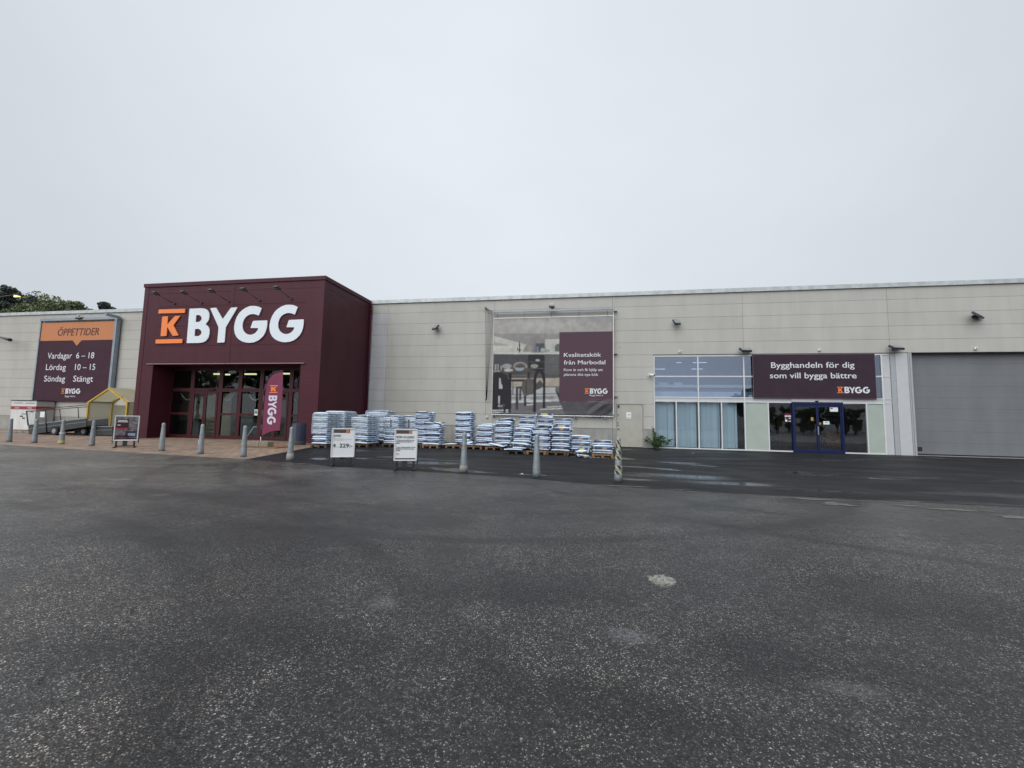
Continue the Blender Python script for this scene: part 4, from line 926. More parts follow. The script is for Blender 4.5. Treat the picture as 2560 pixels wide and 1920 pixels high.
# swags of white rope hung inside the glass
for i, (xa, ya, xm_, ym, xb, yb_2) in enumerate(((410, 650, 525, 785, 605, 730), (1235, 660, 1330, 795, 1470, 650), (1740, 650, 1860, 790, 1985, 720), (2570, 660, 2640, 760, 2680, 800))):
    pts = []
    for k in range(13):
        t_ = k/12; x = (1-t_)**2*xa+2*t_*(1-t_)*(2*xm_-(xa+xb)/2)+t_*t_*xb; y = (1-t_)**2*ya+2*t_*(1-t_)*(2*ym-(ya+yb_2)/2)+t_*t_*yb_2
        pts.append(ra(x, y, 22.55))
    q = MB(); q.path(pts, .018, 6); tag(q.build('rope_swag', M['rope']), ['white rope swag behind the leftmost entrance pane', 'white rope swag right of the entrance door', 'white rope swag left of the feather flag', 'white rope swag at the right end of the entrance glazing'][i], 'rope', 'rope swags inside the entrance')
# white sign easel legs inside the pane
q = MB(); q.tube(ra(1850, 1320, 22.6), ra(1710, 1530, 22.6), .02); q.tube(ra(1915, 1320, 22.6), ra(1920, 1500, 22.6), .02); q.tube(ra(1850, 1320, 22.6), ra(1915, 1320, 22.6), .02)
tag(q.build('easel', M['white']), 'white metal easel legs behind the glass by the flag', 'easel')

# ---- big sign on the entrance
S_ = thing('shop_sign', 'large raised orange and white letters on the maroon entrance front', 'sign', ((LX0+LX1)/2, EY-.06, LZ0))
def sign_letter(name, keys, dx, m_):
    for lp in keys:
        vs, fs = shape_mesh([soften(l, 0.045) for l in lp], 0.05)
        q = MB(); q.add([(v[0]+dx, EY-.045-v[2], v[1]) for v in vs], fs); q.build(name, m_, S_)
for l in LOGO['bars']: sign_letter('emblem_bar', [[l]], 0, M['orange'])
sign_letter('letter_k', [LOGO['k']], 0, M['orange']); sign_letter('letter_b', [LOGO['b']], 0, M['signwhite']); sign_letter('letter_y', [LOGO['y']], 0, M['signwhite'])
sign_letter('letter_g', [LOGO['g']], gdx, M['signwhite']); sign_letter('letter_g', [LOGO['g']], 0, M['signwhite'])
# five arm lamps over the sign: mount at right lower end, arm reaching forward
arm = [((645, 548), (470, 512)), ((1018, 540), (850, 494)), ((1392, 520), (1245, 470))]
mounts = [r2(*a_[0]) for a_ in arm] + [r3(270, 505), r3(712, 485)]
al0 = None
for i, p in enumerate(mounts):
    if i == 0:
        al0 = thing('sign_lamp', '', 'lamp', p, 0, 'arm lamps over the entrance sign')
        q = MB(); q.box(-.07, .07, -.06, 0.0, -.06, .06, .01); q.build('wall_mount', M['lamp_grey'], al0, True)
        q = MB(); q.path([(0, -.05, 0), (0, -.9, .22), (0, -1.1, .24)], .018, 8); q.build('arm', M['lamp_grey'], al0, True)
        q = MB(); q.prism([(-.13, -1.32, .30), (.13, -1.32, .30), (.13, -1.05, .20), (-.13, -1.05, .20)], (0, .02, .07)); q.tube((-.17, -1.2, .24), (.17, -1.2, .24), .04, n=10); q.build('lamp_head', M['lamp_grey'], al0, True)
        q = MB(); q.tube((.0, -1.24, .345), (0.0, -1.16, .325), .035, n=10); q.build('sensor', M['white'], al0, True); o = al0
    else: o = dup(al0, p)
    o['label'] = ['leftmost arm lamp, above the orange emblem', 'second arm lamp from the left, above the letter B', 'third arm lamp, above the letter Y at the panel joint', 'fourth arm lamp, above the first letter G', 'rightmost arm lamp, above the last letter G'][i]

# ------------------------------------------------------------------ wall lights and small fixtures
def floodlight(px, py, size, yaw, tilt, label, Y=D):
    p = at(px, py, Y-.15)
    f_ = thing('floodlight', label, 'lamp', (p.x, Y, p.z), 0, 'floodlights on the warehouse wall')
    w_, h_ = size
    R_ = Matrix.Rotation(yaw, 3, 'Z') @ Matrix.Rotation(tilt, 3, 'X')
    c = Vector((0, -.30, 0))
    def bx(x0, x1, y0, y1, z0, z1, b_=0.0):
        k = MB(); k.box(x0, x1, y0, y1, z0, z1, b_); k.v = [tuple(c+R_@Vector(v)) for v in k.v]; return k
    bx(-w_/2, w_/2, -.06, .05, -h_/2, h_/2, .015).build('housing', M['lamp_grey'], f_, True)
    bx(-w_*.40, w_*.40, -.066, -.0605, -h_*.36, h_*.40).build('lamp_glass', M['lamp_glass'], f_, True)
    k = MB(); k.box(-.05, .05, -.02, 0, -.06, .06); k.path([(0, -.01, 0), (0, -.22, -.02)], .02, 8); k.build('bracket', M['lamp_grey'], f_, True)
    return f_
floodlight(1091, 820, (.40, .42), -.55, -.75, 'black floodlight on the bare wall right of the pale pilaster')
floodlight(1690, 807, (.40, .40), .35, -.70, 'black floodlight on the wall right of the kitchen banner')
floodlight(1861, 876, (.62, .36), .25, -1.0, 'wide black floodlight above the left end of the plum window banner')
floodlight(2236, 870, (.66, .40), .35, -1.0, 'wide black floodlight above the grey strip left of the garage door')
floodlight(2438, 790, (.80, .42), .75, -.8, 'large black floodlight on the wall above the garage door')
floodlight(1380, 768, (.35, .25), .1, -1.0, 'black floodlight above the kitchen banner')
floodlight(205, 796, (.5, .3), .1, -1.1, 'dark floodlight above the opening hours banner')
fl = thing('arm_lamp', 'dark arm lamp on the wall at the left edge of the picture', 'lamp', (at(-10, 840, D).x, D, at(-10, 840, D).z))
a_ = at(0, 843, D-.5); b_ = at(12, 848, D-1.2); q = MB(); q.tube((fl.location.x-.4, D, a_.z+.12), (a_.x, D-.5, a_.z), .04); q.build('arm', M['lamp_grey'], fl)
q = MB(); q.tube((a_.x, D-.5, a_.z), (b_.x+.2, D-1.0, b_.z-.02), .06, .13, 10); q.build('lamp_head', M['lamp_grey'], fl)
for i, (px, py, lab) in enumerate(((1700, 879, 'small white box above the left shop panes'), (2049, 875, 'small white box above the plum window banner'), (2440, 871, 'small white box above the garage door'), (1217, 1043, 'small white socket box low on the wall left of the kitchen banner'), (1379, 760.5, 'small white sensor on top of the banner floodlight'), (195.5, 788.5, 'small white sensor above the opening hours banner'), (1873, 878.5, 'small white box beside the floodlight over the plum banner'))):
    p = at(px, py, D-.06); q = MB(); q.box(p.x-.065, p.x+.065, D-.10, D-.002, p.z-.065, p.z+.065, .012); o = q.build('sensor_box', M['white']); tag(o, lab, 'sensor', 'small white boxes on the warehouse wall')
    k = MB(); k.tube((p.x, D-.115, p.z), (p.x, D-.10, p.z), .03, n=10); k.build('lens', M['lamp_grey'], o)
cc = at(1628, 938, D-.25); cm = thing('security_camera', 'white bullet security camera left of the shop window', 'camera', (cc.x, D, cc.z))
q = MB(); q.tube((cc.x-.08, D, cc.z+.02), (cc.x-.08, D-.05, cc.z+.02), .09, n=14); q.tube((cc.x-.08, D-.05, cc.z+.02), (cc.x-.05, D-.16, cc.z+.02), .03); q.build('mount', M['white'], cm)
q = MB(); q.tube((cc.x-.10, D-.12, cc.z+.06), (cc.x+.14, D-.42, cc.z-.03), .07, .07, 12); q.build('camera_body', M['white'], cm)
q = MB(); q.tube((cc.x+.141, D-.421, cc.z-.031), (cc.x+.15, D-.43, cc.z-.034), .055, .055, 12); q.build('lens', M['black'], cm)

# ------------------------------------------------------------------ banners
# opening hours banner
ob = thing('opening_hours_banner', 'tall plum banner with orange head listing opening hours, in a steel frame', 'banner', (-39.4, 26.0, 2.28))
x0, x1 = -43.07, -35.79
q = MB(); n = 24
def clothgrid(q, x0, x1, z0, z1, Y, nx=40, nz=30, fn=lambda x, z: 0.0):
    vs = [(x0+(x1-x0)*i/nx, Y+fn(x0+(x1-x0)*i/nx, z0+(z1-z0)*j/nz), z0+(z1-z0)*j/nz) for j in range(nz+1) for i in range(nx+1)]
    fs = [(j*(nx+1)+i, j*(nx+1)+i+1, (j+1)*(nx+1)+i+1, (j+1)*(nx+1)+i) for j in range(nz) for i in range(nx)]
    q.add(vs, fs, True); return q
clothgrid(q, x0, x1, 2.28, 8.52, 26.0); q.build('banner_cloth', M['plumcloth'], ob)
q = MB(); q.prism([(x0, 25.995, 8.52), (x1, 25.995, 8.52), (x1, 25.995, 7.07), (-38.95, 25.995, 7.07), (-39.38, 25.995, 6.64), (-39.82, 25.995, 7.07), (x0, 25.995, 7.07)], (0, .003, 0)); q.build('banner_head', M['orange_fade'], ob)
q = MB(); text_into(q, 'ÖPPETTIDER', -41.38, -37.35, 7.46, .56, 25.99, .006, .18); q.build('lettering', M['textmaroon'], ob)
q = MB()
for s, a_, b_, z in (('Vardagar', -42.13, -39.72, 5.64), ('6 – 18', -39.30, -37.57, 5.64), ('Lördag', -42.17, -40.20, 4.73), ('10 – 15', -39.30, -37.35, 4.73), ('Söndag', -42.22, -40.15, 3.82), ('Stängt', -39.35, -37.45, 3.82)):
    q = MB(); text_into(q, s, a_, b_, z, .46, 25.998, .008); q.build('lettering', M['textwhite'], ob)
logo_flat(-40.40, -38.55, 2.87, 3.28, 25.998, ob, M['orange_fade'], M['textwhite'])
q = MB(); text_into(q, 'Bygg bättre', -39.98, -38.98, 2.62, .13, 25.998, .01); q.build('lettering', M['textwhite'], ob)
q = MB(); q.box(x0-.12, x1+.35, 25.90, 26.08, 8.66, 8.86); q.box(x0-.14, x0-.04, 25.95, 26.1, 2.3, 8.66); q.box(x1+.03, x1+.24, 25.85, 26.1, 2.2, 8.66); q.box(x1+.24, x1+.29, 25.9, 26.1, 2.2, 8.66)
q.box(x1+.2, x1+.40, 25.0, 25.9, 8.72, 8.88)
for z in (2.6, 5.2, 8.4):
    q.box(x1+.06, x1+.2, 26.1, 26.2, z, z+.1)
q.build('frame', M['rail'], ob)
for k in range(6):
    q = MB(); q.tube((x0+.3+k*1.33, 25.97, 8.53), (x0+.3+k*1.33, 25.97, 8.68), .012, n=5); q.build('cord', M['lamp_grey'], ob)

# kitchen banner with its printed picture
rk = lambda x, y: at(1180+x*.20796, 740+y*.20796, 26.0)
kb = thing('kitchen_banner', 'large banner with a kitchen photo and a plum text panel, corner folded', 'banner', (-2.2, 25.9, 1.9))
KX0, KX1, KZ0, KZ1 = -5.93, 1.5, 1.9, 7.96
NX, NZ = 300, 240
gx, gz = np.meshgrid(np.linspace(KX0, KX1, NX+1), np.linspace(KZ0, KZ1, NZ+1))
img = np.zeros(gx.shape+(3,)); img[:] = srgb(150, 144, 136)[:3]
def S(r_, g_, b__): return np.array(srgb(r_, g_, b__)[:3])
def inpoly(pts):
    P_ = [(rk(*p).x, rk(*p).z) for p in pts]; ins = np.zeros(gx.shape, bool); n_ = len(P_)
    for i in range(n_):
        xa, za = P_[i]; xb, zb2 = P_[(i+1) % n_]
        if za == zb2: continue
        c = ((za > gz) != (zb2 > gz)) & (gx < (xb-xa)*(gz-za)/(zb2-za)+xa); ins ^= c
    return ins
def fill(pts, c, a_=1.0): m_ = inpoly(pts); img[m_] = img[m_]*(1-a_)+np.array(c)*a_
def rect(xa, ya, xb, yb2, c, a_=1.0): fill([(xa, ya), (xb, ya), (xb, yb2), (xa, yb2)], c, a_)
def ell(cx2, cy2, rx, ry, c, a_=1.0): fill([(cx2+rx*math.cos(t_*.3142), cy2+ry*math.sin(t_*.3142)) for t_ in range(20)], c, a_)
u = (gx-KX0)/(KX1-KX0); vv = (gz-KZ0)/(KZ1-KZ0)
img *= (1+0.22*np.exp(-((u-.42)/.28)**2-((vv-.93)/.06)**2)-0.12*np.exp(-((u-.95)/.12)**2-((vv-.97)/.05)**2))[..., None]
rect(240, 452, 1052, 700, S(134, 127, 121)); fill([(240, 470), (300, 490), (720, 600), (720, 690), (240, 690)], S(172, 166, 152)); fill([(240, 545), (600, 625), (600, 640), (240, 590)], S(150, 142, 130))
rect(240, 600, 640, 690, S(180, 176, 160)); fill([(870, 520), (1052, 520), (1052, 680), (900, 680)], S(170, 168, 155)); fill([(640, 600), (760, 480), (880, 520), (880, 670), (610, 670)], S(125, 116, 108), .7)
rect(760, 570, 868, 672, S(70, 76, 86)); rect(745, 580, 770, 675, S(100, 108, 118)); rect(780, 610, 800, 675, S(120, 126, 134)); ell(850, 650, 28, 24, S(150, 152, 128)); ell(910, 658, 30, 16, S(140, 142, 120)); ell(950, 668, 18, 9, S(190, 188, 170))
fill([(1052, 575), (1015, 580), (998, 610), (998, 665), (1052, 668)], S(96, 94, 92)); rect(566, 545, 577, 680, S(28, 27, 30)); rect(545, 645, 590, 655, S(28, 27, 30)); rect(543, 618, 550, 655, S(28, 27, 30))
rect(240, 684, 1052, 699, S(196, 192, 180)); rect(240, 700, 1052, 985, S(82, 80, 82)); rect(270, 705, 675, 900, S(74, 72, 75)); rect(878, 706, 1052, 985, S(93, 91, 90)); rect(878, 822, 1052, 827, S(70, 68, 68))
rect(676, 706, 870, 900, S(44, 44, 48)); rect(690, 788, 870, 795, S(96, 94, 92)); rect(690, 868, 870, 876, S(88, 86, 84)); ell(790, 772, 26, 12, S(170, 166, 158)); ell(750, 842, 46, 24, S(150, 140, 128))
rect(478, 950, 1052, 1010, S(86, 82, 80)); rect(478, 985, 1052, 1095, S(176, 160, 138)); rect(880, 1085, 1052, 1100, S(120, 110, 100))
fill([(240, 1095), (1052, 1095), (1052, 1270), (1690, 1270), (1690, 1440), (240, 1440)], S(104, 100, 100)); fill([(470, 1100), (1000, 1100), (1060, 1270), (470, 1270)], S(182, 180, 176))
for y in (1180, 1215, 1235): fill([(470, y), (1000, y-15), (1040, y+3), (470, y+14)], S(120, 116, 114), .8)
rect(470, 1265, 1100, 1440, S(112, 107, 105))
for (xa, ya, xb, yb2) in ((470, 1262, 950, 1278), (640, 1300, 760, 1312), (820, 1352, 1095, 1364), (900, 1325, 1130, 1335), (470, 1242, 700, 1252)): fill([(xa, ya+6), (xb, ya-6), (xb, yb2-8), (xa, yb2+6)], S(206, 205, 202))
fill([(990, 1110), (1052, 1180), (1140, 1440), (1125, 1440)], S(60, 56, 58)); fill([(1060, 1270), (1690, 1270), (1690, 1440), (1125, 1440)], S(86, 82, 84))
# table, dishes
fill([(240, 900), (480, 880), (660, 868), (750, 890), (740, 908), (560, 940), (240, 948)], S(82, 72, 66)); rect(440, 930, 474, 1400, S(40, 36, 40)); rect(668, 915, 694, 1000, S(52, 46, 46))
ell(580, 850, 88, 58, S(140, 128, 118)); ell(580, 856, 62, 44, S(84, 78, 76)); rect(490, 868, 680, 905, S(88, 78, 72)); ell(572, 872, 54, 30, S(140, 152, 162)); ell(572, 855, 44, 10, S(60, 62, 66)); ell(440, 892, 56, 18, S(178, 174, 162)); ell(420, 845, 58, 30, S(150, 148, 146)); rect(275, 820, 292, 890, S(160, 158, 150)); rect(305, 820, 322, 900, S(150, 148, 140)); rect(345, 840, 362, 890, S(150, 148, 140)); ell(300, 905, 50, 10, S(150, 146, 136))
# near chair left
fill([(240, 935), (300, 910), (370, 920), (420, 950), (446, 1020), (450, 1400), (410, 1400), (405, 1190), (240, 1180)], S(46, 40, 44)); fill([(326, 985), (342, 985), (350, 1050), (366, 1080), (366, 1115), (322, 1115)], S(188, 182, 176)); rect(240, 1180, 470, 1400, S(46, 41, 45)); rect(318, 1200, 336, 1300, S(190, 188, 184)); rect(316, 1310, 370, 1330, S(200, 198, 196)); fill([(330, 1300), (400, 1300), (400, 1395), (320, 1395)], S(90, 86, 88), .6)
for (y, w2) in ((1370, 12), (1395, 8)): fill([(240, y), (470, y-5), (470, y-5+w2), (240, y+w2)], S(212, 212, 212), .9)
rect(380, 1330, 405, 1405, S(44, 40, 44)); rect(438, 1330, 468, 1405, S(44, 40, 44))
# middle chair with coat
rect(478, 950, 668, 958, S(110, 100, 92)); rect(476, 1000, 680, 1028, S(56, 50, 48)); rect(485, 1020, 498, 1190, S(92, 80, 76)); rect(526, 1095, 556, 1370, S(66, 58, 58)); fill([(526, 1095), (740, 1060), (870, 1090), (750, 1140), (600, 1130)], S(70, 62, 60)); rect(568, 1120, 592, 1250, S(70, 62, 62)); rect(625, 1190, 654, 1325, S(64, 57, 58))
fill([(600, 1040), (670, 985), (740, 1000), (745, 1170), (690, 1190), (660, 1200), (615, 1190), (596, 1130)], S(92, 87, 80)); fill([(760, 1060), (820, 1010), (870, 1070), (860, 1090), (770, 1120)], S(84, 79, 74))
fill([(735, 1400), (738, 1010), (752, 930), (790, 880), (840, 880), (874, 930), (884, 1010), (880, 1350), (848, 1350), (852, 1020), (838, 950), (812, 915), (785, 945), (772, 1020), (768, 1400)], S(42, 37, 40)); fill([(640, 1040), (660, 1000), (660, 1180), (645, 1170)], S(70, 66, 62))
# plum panel
fill([(1052, 438), (1695, 425), (1695, 1268), (1048, 1268)], S(82, 61, 70)); 
def blur(a_, k_):
    for _ in range(k_):
        p_ = np.pad(a_, ((1, 1), (1, 1), (0, 0)), mode='edge'); a_ = (p_[1:-1, 1:-1]*2+p_[:-2, 1:-1]+p_[2:, 1:-1]+p_[1:-1, :-2]+p_[1:-1, 2:])/6
    return a_
keep = inpoly([(1052, 438), (1695, 425), (1695, 1268), (1048, 1268)])
rng = np.random.default_rng(3)
low = blur(rng.normal(0, 1, img.shape[:2]+(1,)), 40); low /= low.std()
mid_n = blur(rng.normal(0, 1, img.shape[:2]+(1,)), 6); mid_n /= mid_n.std()
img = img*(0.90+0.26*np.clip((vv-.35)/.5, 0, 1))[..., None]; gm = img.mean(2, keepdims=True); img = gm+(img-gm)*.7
soft = blur(img, 2)*(1+.05*low+.018*mid_n)*np.array([.95, .97, 1.0])
img = np.where(keep[..., None], np.array(S(82, 61, 70)), soft); img *= rng.normal(1, .02, img.shape[:2])[..., None]
def kwave(x, z):
    du, dv = (x-KX0)/(KX1-KX0), (z-KZ0)/(KZ1-KZ0)
    a2 = 0.0
    if du > .78 and dv < .16:
        k = min(1, (du-.78)/.1)*min(1, (.16-dv)/.05)
        w1_ = (du-.78)*30-dv*34; a2 = -0.20*k*(0.5+0.5*math.sin(w1_+.8*math.sin(w1_)))
    if dv < .035: a2 += -.03*(1-dv/.035)*(0.6+0.4*math.sin(du*21))
    return a2
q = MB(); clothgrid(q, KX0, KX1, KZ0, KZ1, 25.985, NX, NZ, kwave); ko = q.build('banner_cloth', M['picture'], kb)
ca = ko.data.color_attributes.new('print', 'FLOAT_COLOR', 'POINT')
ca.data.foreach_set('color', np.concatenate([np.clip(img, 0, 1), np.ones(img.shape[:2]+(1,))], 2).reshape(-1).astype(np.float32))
q = MB()
for s, xa, xb, y, cap, bo in (('Kvalitetskök', 1105, 1552, 733, .245, .010), ('från Marbodal', 1105, 1602, 823, .245, .010), ('Kom in och få hjälp att', 1105, 1572, 903, .165, .006), ('planera ditt nya kök', 1105, 1517, 960, .165, .006), ('Bygg bättre', 1415, 1575, 1202, .09, .008)):
    q = MB(); text_into(q, s, rk(xa, y).x, rk(xb, y).x, rk(xa, y).z, cap, 25.98, bo); q.build('lettering', M['textwhite'], kb)
a_, b_ = rk(1355, 1175), rk(1630, 1112); logo_flat(a_.x, b_.x, a_.z, b_.z, 25.98, kb, M['orange'], M['textwhite'])
q = MB(); q.box(KX0-.03, KX1+.05, 25.93, 25.98, 1.80, 1.85); q.box(KX0-.02, KX0+.0, 25.96, 26.0, 1.9, 8.3); q.box(KX1+.03, KX1+.07, 25.95, 26.0, 1.95, 8.35); q.box(KX0, KX1+.03, 25.96, 26.0, 7.97, 8.02); q.build('frame', M['white'], kb)
for (ya, yb3, za, zb3) in ((25.75, 25.82, 8.32, 8.42), (25.95, 26.0, 8.36, 8.44)):
    q = MB(); q.box(KX0-.05, KX1+.1, ya, yb3, za, zb3); q.build('top_rail', M['rail'], kb)
for (ya, za, zb3) in ((25.9, 8.74, 8.36), (26.1, 8.74, 8.40)):
    q = MB(); q.tube((KX0-.62, ya, za), (KX0, ya-.1, zb3), .03); q.build('rail_arm', M['rail'], kb)
q = MB(); q.box(KX0-.66, KX0-.56, 25.85, 26.2, 8.69, 8.79); q.build('pulley_block', M['rail'], kb)
for (x, z) in ((-5.9, 1.7), (-3.9, 1.7), (-.8, 1.7), (1.0, 1.7)):
    q = MB(); q.box(x, x+.05, 25.92, 26.2, z-.05, z+.12); q.build('bracket', M['rail'], kb)
for z in (8.3, 5.65, 3.05):
    q = MB(); q.box(KX1+.08, KX1+.28, 26.0, 26.2, z-.02, z+.02); q.build('bracket', M['rail'], kb)
for k in range(6):
    q = MB(); q.tube((KX0-.58+k*.1, 25.95, 8.70-.06*k), (KX0-.42+.012*k, 25.95, 2.75), .010, n=5); q.build('cord', M['lamp_grey'], kb)
q = MB(); q.box(KX0-.45, KX0-.39, 25.92, 25.98, 2.68, 2.78); q.tube((KX0-.42, 25.95, 2.68), (KX0-.42, 25.97, 1.75), .008, n=5); q.build('cord_weight', M['lamp_grey'], kb)
for k in range(5):
    q = MB(); q.tube((KX0+.25+k*1.72, 25.9, 8.0), (KX0+.25+k*1.72, 25.9, 8.36), .010, n=5); q.build('cord', M['lamp_grey'], kb)

# plum banner on the shop front
pb = thing('shop_front_banner', 'wide plum banner with white slogan over the blue sliding door', 'banner', (12.5, D-.05, 3.04))
def pwave(x, z): return -.012*math.sin(x*2.1+z*3)*(1 if z < 3.9 or z > 5.3 else 0.2)-.01
q = MB(); clothgrid(q, 9.42, 15.61, 3.04, 5.515, D-.03, 60, 30, lambda x, z: 0.0); q.build('banner_cloth', mat('dark plum banner cloth', (0.044, 0.025, 0.038), 0.6, spec=0.2, var=0.2, scale=1.5, bump=1.0, bscale=1.1), pb)
q = MB()
def p7(x, y): return at(1800+x*.19892, 860+y*.19892, D-.03)
for s, xa, xb, y, cap in (('Bygghandeln för dig', 643, 1690, 300, .315), ('som vill bygga bättre', 628, 1715, 430, .315)):
    q = MB(); text_into(q, s, p7(xa, y).x, p7(xb, y).x, p7(xa, y).z, cap, D-.03, .010); q.build('lettering', M['textwhite'], pb)
a_, b_ = p7(1475, 618), p7(1880, 540); logo_flat(a_.x, b_.x, a_.z, b_.z, D-.03, pb, M['orange'], M['textwhite'])
q = MB()
for (xa, xb, za, zb2) in ((9.405, 15.625, 5.516, 5.53), (9.405, 15.625, 3.02, 3.036), (9.405, 9.419, 3.036, 5.516), (15.612, 15.626, 3.036, 5.516)): q.box(xa, xb, D-.045, D+.05, za, zb2)
q.build('hem', mat('grey plum hem', (0.16, 0.11, 0.13), 0.6), pb)

# feather flag
F_ = ground(651, 1118); ff = thing('feather_flag', 'magenta feather flag with vertical lettering on a weighted plywood base', 'flag', F_)
f3 = lambda x, y: at(400+x*.1808, 880+y*.1808, F_.y)
out = [f3(*p) for p in [(1395, 1162), (1410, 1000), (1425, 800), (1445, 600), (1470, 450), (1500, 380), (1545, 320), (1600, 288), (1650, 277), (1702, 277), (1699, 420), (1692, 600), (1680, 800), (1668, 960), (1655, 1085), (1560, 1092), (1480, 1118), (1430, 1145)]]
q = MB(); q.prism([(p.x, p.y-.003+.0, p.z) for p in out], (0, .006, 0)); q.build('flag_cloth', M['flagcloth'], ff)
q = MB(); q.path([f3(*p) + Vector((0, 0, 0)) for p in [(1393, 1165), (1408, 1000), (1422, 800), (1442, 600), (1466, 440), (1496, 370), (1542, 310), (1600, 278), (1650, 267), (1705, 265)]], .035, 8); q.build('pole_sleeve', M['black'], ff)
q = MB(); q.tube((F_.x, F_.y, .05), tuple(f3(1394, 1165)), .015, .015, 8); q.build('pole', M['silver'], ff)
q = MB(); q.box(F_.x-.75, F_.x+1.25, F_.y-.45, F_.y+.5, .012, .05); q.build('base_board', M['boardwood'], ff)
for (xa, xb) in ((-.5, .15), (.16, .62)):
    q = MB(); q.box(F_.x+xa, F_.x+xb, F_.y-.3, F_.y+.1, .05, .28, .015); q.build('base_block', M['brick'], ff)
a1, w1 = MB(), MB(); h = LZ1-LZ0
kp = f3(1515, 560); kt = f3(1620, 455)
for key in ('bars', 'k'):
    for vs, fs in GL[key]: a1.add([(kp.x+(v[0]-LX0)/1.92*(f3(1630, 500).x-kp.x), F_.y-.008, kp.z-.02+(v[1]-LZ0)/h*(kt.z-kp.z)) for v in vs], fs)
b0, b1 = f3(1505, 600), f3(1505, 995); bw = f3(1620, 700).x-f3(1502, 700).x; LB0 = -23.55
def fm(v, dx):
    t_ = (v[0]+dx-LB0)/(LX1-LB0); c0 = f3(1505+(1478-1505)*t_, 600+400*t_)
    return (c0.x+(v[1]-LZ0)/h*bw, F_.y-.008, c0.z)
for key, dx in (('b', 0), ('y', 0), ('g', gdx), ('g', 0)):
    for vs, fs in GL[key]: w1.add([fm(v, dx) for v in vs], fs)
a1.build('logo_emblem', M['orange'], ff); w1.build('logo_lettering', mat('flag white print', (0.62, 0.60, 0.72), 0.6), ff)

# navy bin
bp_ = ground(745, 1112); bn = thing('litter_bin', 'round navy plastic litter bin beside the maroon corner', 'bin', bp_)
q = MB(); q.lathe([(.001, .02), (.36, .02), (.37, .10), (.355, .12), (.36, 1.08), (.33, 1.12), (.30, 1.12)], 24); q.build('bin_body', M['binblue'], bn, True)
q = MB(); q.lathe([(.375, .02), (.38, .18), (.37, .20)], 24); q.build('base_ring', mat('grey bin base', (.06, .065, .07), .6), bn, True)
q = MB(); q.lathe([(.30, 1.06), (.24, 1.04), (.001, 1.04)], 24); q.build('bin_top', M['rubber'], bn, True)

# ------------------------------------------------------------------ bollards
pts_b = [ground(22, 1105), ground(85, 1108), ground(153, 1111), ground(229, 1115), ground(403.5, 1128), ground(501, 1135), ground(608, 1143), ground(725, 1150), ground(1159, 1179), ground(1341, 1192), ground(1546, 1203)]
bl = ['grey bollard at the left edge of the picture, before the white cabinet', 'grey bollard in front of the grey trailer end', 'grey bollard with a dirty yellow ring round its base', 'grey bollard with a pale paint scrape on its lower left side', 'grey bollard between the small poster sign and the entrance doors', 'grey bollard with two small white stickers in front of the entrance doors', 'grey bollard just left of the feather flag base', 'grey bollard with a worn concrete foot in front of the navy bin', 'grey bollard with a chipped concrete foot in front of the sack stacks', 'grey bollard standing by a puddle before the joined pallets', 'grey bollard wound with black and yellow tape']
proto = None
for i, p in enumerate(pts_b):
    if proto is None:
        proto = thing('bollard', bl[0], 'bollard', p, 0, 'steel bollards across the forecourt')
        q = MB(); q.lathe([(.001, 0), (.105, 0), (.103, .12), (.082, .60), (.062, .95), (.060, 1.03)], 20); q.build('post', M['galv'], proto, True)
        q = MB(); q.lathe([(.066, 1.03), (.066, 1.055), (.058, 1.075), (.058, 1.08), (.045, 1.105), (.022, 1.12), (.001, 1.123)], 20); q.build('cap', M['galv'], proto, True); o = proto
    else: o = dup(proto, p, rnd.uniform(0, 6), bl[i])
    if i == 2:
        q = MB(); q.lathe([(.112, .05), (.115, .07), (.113, .17), (.106, .18)], 18); q.build('base_ring', M['yellowdirty'], o, True)
        q = MB(); q.lathe([(.099, .50), (.100, .52), (.099, .535)], 18); q.build('paint_band', M['paper'], o, True)
    if i == 3:
        q = MB(); vs = []; 
        for k in range(7):
            z = .08+k*.07; a0 = 4.05; wdt = .75*math.sin(math.pi*(k+.5)/7)+.1
            for s_ in (-1, 1): an = a0+s_*wdt*.5-o.rotation_euler[2]; r_ = .106-.0043*k*.07/.08*.9; vs.append((r_*math.cos(an), r_*math.sin(an), z))
        q.add(vs, [(2*k, 2*k+1, 2*k+3, 2*k+2) for k in range(6)]); q.build('paint_scrape', mat('pale scraped paint', (.55, .58, .6), .5, var=.3, scale=9), o, True)
    if i == 5:
        for (z, an) in ((.46, 4.3), (.38, 4.25)):
            q = MB(); an -= o.rotation_euler[2]; r_ = .095
            q.add([(r_*math.cos(an+d), r_*math.sin(an+d), z+e2) for d, e2 in ((-.3, 0), (.3, 0), (.3, .05), (-.3, .05))], [(0, 1, 2, 3)]); q.build('sticker', M['paper'], o, True)
    if i in (7, 8):
        q = MB(); q.lathe([(.001, 0), (.125, 0), (.12, .12), (.108, .17 if i == 8 else .22), (.10, .18 if i == 8 else .225)], 14); q.build('concrete_foot', M['plinth'], o, True)
    if i == 10:
        for k, z in enumerate((.16, .30, .53, .67, .81, .93)):
            q = MB(); r_ = lambda z_: (.1045-.034*z_/.75*.75) if z_ < .6 else (.082-.055*(z_-.6)*1.03)
            n_ = 24; vs = []
            for zz in (0, .08):
                for j in range(n_): an = 2*math.pi*j/n_; z2 = z+zz+.025*math.sin(an); vs.append(((r_(z2)+.004)*math.cos(an), (r_(z2)+.004)*math.sin(an), z2))
            q.add(vs, [(j, (j+1) % n_, n_+(j+1) % n_, n_+j) for j in range(n_)], True); q.build('hazard_tape', M['hazard'], o, True)
q = MB(); q.lathe([(.001, .0105), (.001, .0105)], 4)

